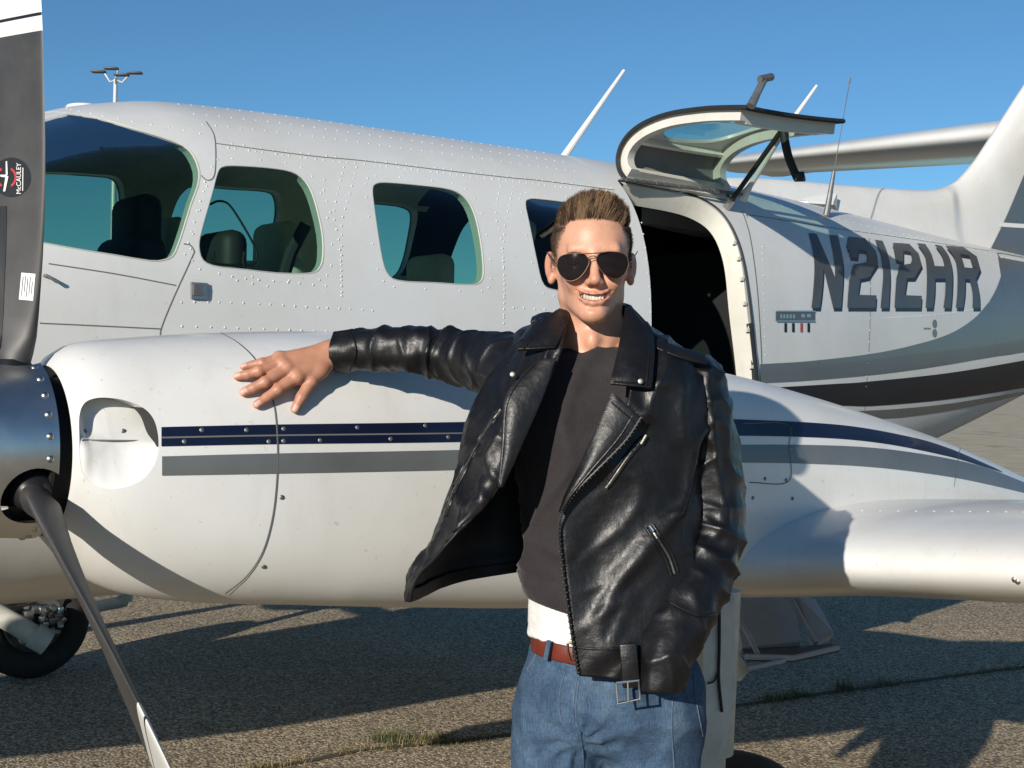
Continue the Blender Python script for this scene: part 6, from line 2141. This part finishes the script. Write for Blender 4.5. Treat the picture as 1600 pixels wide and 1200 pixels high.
# left collar (viewer's right): from behind the neck down to its point
c1, R1 = flap("collar", [(978,478,-.005),(972,512,-.048),(966,548,-.088),(957,585,-.118),(954,600,-.126)], [(984,480,.000),(1014,512,-.030),(1021,545,-.072),(1020,580,-.108),(1017,607,-.122)], 30, 16, .007, .010)
edge_pipe(R1, 'bot', .0017, c1, 2)
edge_pipe(R1, 'u1', .0017, c1, 2)
c2, R2 = flap("collar", [(890,488,.00),(886,505,-.045),(878,525,-.078),(868,545,-.098)], [(874,484,.00),(848,503,-.045),(822,530,-.080),(808,547,-.098)], 26, 14, .007, .008)
edge_pipe(R2, 'bot', .0016, c2, 2); edge_pipe(R2, 'u1', .0016, c2, 2)
bc, R3 = flap("collar_back", [(884,482,.015),(900,476,.075),(930,472,.105),(962,472,.085),(984,478,.010)], [(866,506,.02),(885,508,.10),(930,508,.135),(985,510,.11),(1004,512,.02)], 30, 10, .007, .0)
# lapels
l1, R4 = flap("lapel", [(957,612,-.129),(934,668,-.139),(905,730,-.143),(884,775,-.141),(876,800,-.137)], [(1001,655,-.139),(975,690,-.145),(930,735,-.149),(893,775,-.147),(878,802,-.140)], 34, 14, .007, .006)
edge_pipe(R4, 'bot', .0016, l1, 3); edge_pipe(R4, 'u0', .0016, l1, 2)
l2, R5 = flap("lapel", [(869,560,-.114),(848,620,-.131),(824,675,-.143),(802,724,-.148),(784,760,-.150)], [(838,563,-.108),(805,596,-.122),(788,630,-.134),(785,690,-.143),(780,762,-.150)], 34, 12, .007, .006)
edge_pipe(R5, 'bot', .0020, l2, 1)
# zips along the front edges
def zipline(name, pts, r=.0034, par=None):
    P_ = [Vector(W(*p)) for p in spline(pts, 120)]
    m = MB(); m.tube(P_, r * .55, 6)
    z_ = pm(name, m, MT['stitch'], par or JK)
    m = MB()
    for i in range(0, 119):
        p, q = P_[i], P_[i + 1]
        d = (q - p).normalized(); s = d.cross(Vector((0, -1, 0))).normalized()
        V_, F_ = rbox((0, 0, 0), (.0050, .0026, .0021), .0006, 1)
        M = Matrix((s, Vector((0, -1, 0)), d)).transposed()
        m.add([M @ Vector(v) + p + s * (.0008 if i % 2 else -.0008) for v in V_], F_)
    o = pm("zip_teeth", m, MT['zip'], z_, False, None); tag(o, kind="stuff")
    return z_
zipline("front_zip", [(1002,652,-.143),(976,690,-.1505),(932,735,-.154),(896,772,-.150),(879,800,-.144),(873,830,-.140),(878,880,-.138),(887,950,-.142),(896,1010,-.145),(903,1054,-.147)])
def welt(name, pts, par=None, w=5.0, metal=True):
    """zip pocket: two raised leather welts with metal teeth between"""
    S = spline(pts, 40)
    d = S[-1] - S[0]; nn = np.array([-d[1], d[0]]); nn = nn / np.linalg.norm(nn)
    r_ = None
    for sg in (-1, 1):
        P_ = [on_jacket(*(p + nn * sg * w), .004) for p in S]
        m = MB(); m.tube(P_, .0030, 8); q = pm(name, m, MT['leather'], JK)
        if r_ is None: r_ = q
    P_ = [on_jacket(*p, .004) for p in S]
    m = MB(); m.tube(P_, .0022, 6); pm("zip_teeth", m, MT['zip'], r_)
    return r_
z1 = welt("chest_pocket", [(1006,684),(990,702),(972,726),(950,758)], None, 3.2)
m = MB(); m.tube([on_jacket(1002,694,.010), on_jacket(1010,680,.012)], .0032, 8); pm("zip_pull", m, MT['zip'], z1)
m = MB(); m.tube([on_jacket(952,756,.008), on_jacket(947,763,.009)], .0026, 8); pm("zip_stop", m, MT['zip'], z1)
z2 = welt("hand_pocket", [(1015,822),(1030,846),(1045,870),(1054,896)], None, 6.0)
m = MB(); m.tube([on_jacket(1016,822,.010), on_jacket(1022,830,.010)], .0030, 8); pm("zip_pull", m, MT['silver'], z2)
z3 = welt("hand_pocket", [(782,640),(760,672),(738,710),(712,760),(694,805)], None, 3.0)
# hem band seam, hem strap and buckle
jline("hem_seam", [(902,1012),(930,1014),(965,1014),(1000,1012)], .0022, MT['leather'], .004)
m = MB()
V_, F_ = rbox((0, 0, 0), (.030, .008, .075), .004, 2); c_ = Vector(W(984, 1040, -.163)); R_ = Matrix.Rotation(-.10, 3, 'Y')
m.add([R_ @ Vector(v) + c_ for v in V_], F_); hs_ = pm("hem_strap", m, MT['leather'], JK)
m = MB(); bk_ = [(963,1067),(965,1099),(1000,1092),(998,1063)]
m.tube([Vector(W(x, y, -.166)) for x, y in bk_ + [bk_[0]]], .0026, 8); m.tube([Vector(W(981,1066,-.167)), Vector(W(982,1096,-.169))], .0018, 8); pm("hem_buckle", m, MT['silver'], hs_)
# snaps
for (px, py, dd) in ((1001,596,-.134),(801,585,-.137),(968,560,-.1)):
    if px == 968: continue
    m = MB(); m.lathe([(-.001, .0052), (.0018, .0046), (.0024, .0028), (.0022, 0)], Vector(W(px, py, dd)), Vector((-.1, -1, .15)), 16, False); pm("snap_button", m, MT['zip'], JK)
# shoulder straps
e1, R6 = flap("shoulder_strap", [(1026,532,-.028),(1052,541,-.036),(1078,548,-.036),(1101,556,-.030)], [(1024,545,-.056),(1050,556,-.062),(1078,565,-.060),(1104,570,-.050)], 20, 8, .007, .004)
e2, R7 = flap("shoulder_strap", [(880,497,.00),(862,491,.015),(846,492,.022),(832,498,.022)], [(876,505,-.03),(858,500,-.018),(842,500,-.012),(829,505,-.008)], 18, 8, .007, .003)
# leather facing along the inside of the back hem, seen through the open front
i0 = int(NV_ * .925); k0, k1 = int(NT_ * .13), int(NT_ * .56)
nrm2 = vnormals(PJ.reshape(-1, 3), F).reshape(NV_, NT_, 3) * sgn_
Q = PJ[i0:, k0:k1] - nrm2[i0:, k0:k1] * .006
V_, F_ = loft_np(Q, closed=False)
np_mesh("hem_facing", toP(V_), F_, MT['leather'], JK)
m = MB(); m.tube([Vector(p) for p in PJ[i0, k0:k1] - nrm2[i0, k0:k1] * .007], .002, 6); pm("facing_seam", m, MT['leather'], JK)

# ---- weeds growing along a crack in the asphalt
def weeds():
    m, nt, b, o = new_mat("weed_blades")
    a = N(nt, "ShaderNodeVertexColor"); a.layer_name = "tint"
    nt.links.new(a.outputs[0], b.inputs["Base Color"]); b.inputs["Roughness"].default_value = 0.7
    r_ = np.random.default_rng(21)
    line = [(395,1203),(470,1192),(560,1174),(640,1166),(720,1158),(800,1148),(900,1138),(1040,1118),(1200,1096),(1300,1082),(1420,1066),(1540,1050),(1640,1038)]
    S = [np.array(on_ground(*p)) for p in spline(line, 400)]
    V = []; F = []; C = []
    def tuft(c, n, h, spread, green):
        for _ in range(n):
            p = c + np.array([r_.normal(0, spread), r_.normal(0, spread * .8), 0]); p[2] = 0
            a_ = r_.uniform(0, 6.28); ln = h * r_.uniform(.35, 1.1)
            d = np.array([math.cos(a_), math.sin(a_), 0]); lean = r_.uniform(.1, .9)
            s_ = np.array([-d[1], d[0], 0]) * .0016
            b0 = len(V)
            col_ = (np.array([.075, .105, .030]) if r_.random() < green else np.array([.30, .225, .105])) * r_.uniform(.6, 1.3)
            for k in range(4):
                t = k / 3
                q = p + d * ln * lean * t * t + np.array([0, 0, ln * t * (1 - .25 * lean * t)])
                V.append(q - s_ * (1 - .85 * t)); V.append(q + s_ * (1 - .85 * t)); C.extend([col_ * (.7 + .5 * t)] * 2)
            for k in range(3): F.append((b0 + 2 * k, b0 + 2 * k + 1, b0 + 2 * k + 3, b0 + 2 * k + 2))
    for i, c in enumerate(S):
        f = i / 400
        dens = 10 if f < .36 else 7
        if pnoise(np.array([[c[0] * 2.2, c[1] * 2.2, .3]]))[0] > -.32:
            tuft(c, dens, .018 + .012 * r_.random(), .030, .35)
    for px, py, h, n, g in ((600,1158,.062,170,.75),(622,1160,.05,120,.7),(655,1157,.040,90,.6),(690,1154,.04,90,.6),(545,1176,.03,70,.3),(470,1190,.025,60,.3),(1250,1088,.05,120,.7),(1320,1078,.06,160,.8),(1200,1094,.04,90,.6),(1215,1092,.05,80,.8),(1380,1070,.04,90,.7)):
        tuft(np.array(on_ground(px, py)), n, h, .035, g)
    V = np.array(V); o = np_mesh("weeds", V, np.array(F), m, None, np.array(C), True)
    tag(o, "low yellow and green weeds growing along the asphalt crack", None, None, "stuff")
    # the crack itself, a shallow dark strip
    mb = MB(); P = S[::4]
    V = []; F = []
    for i, p in enumerate(P):
        d = P[min(i + 1, len(P) - 1)] - P[max(0, i - 1)]; d /= np.linalg.norm(d); n_ = np.array([-d[1], d[0], 0]) * (.012 + .010 * r_.random())
        V += [p - n_ + np.array([0, 0, .004]), p + n_ + np.array([0, 0, .004])]
    for i in range(len(P) - 1): F.append((2 * i, 2 * i + 1, 2 * i + 3, 2 * i + 2))
    cm = plain("crack_soil", (0.075, 0.058, 0.036), 0.95, 0, 0.4, 60)
    tag(mesh_obj("pavement_crack", V, F, cm, None, False), kind="structure")
weeds()
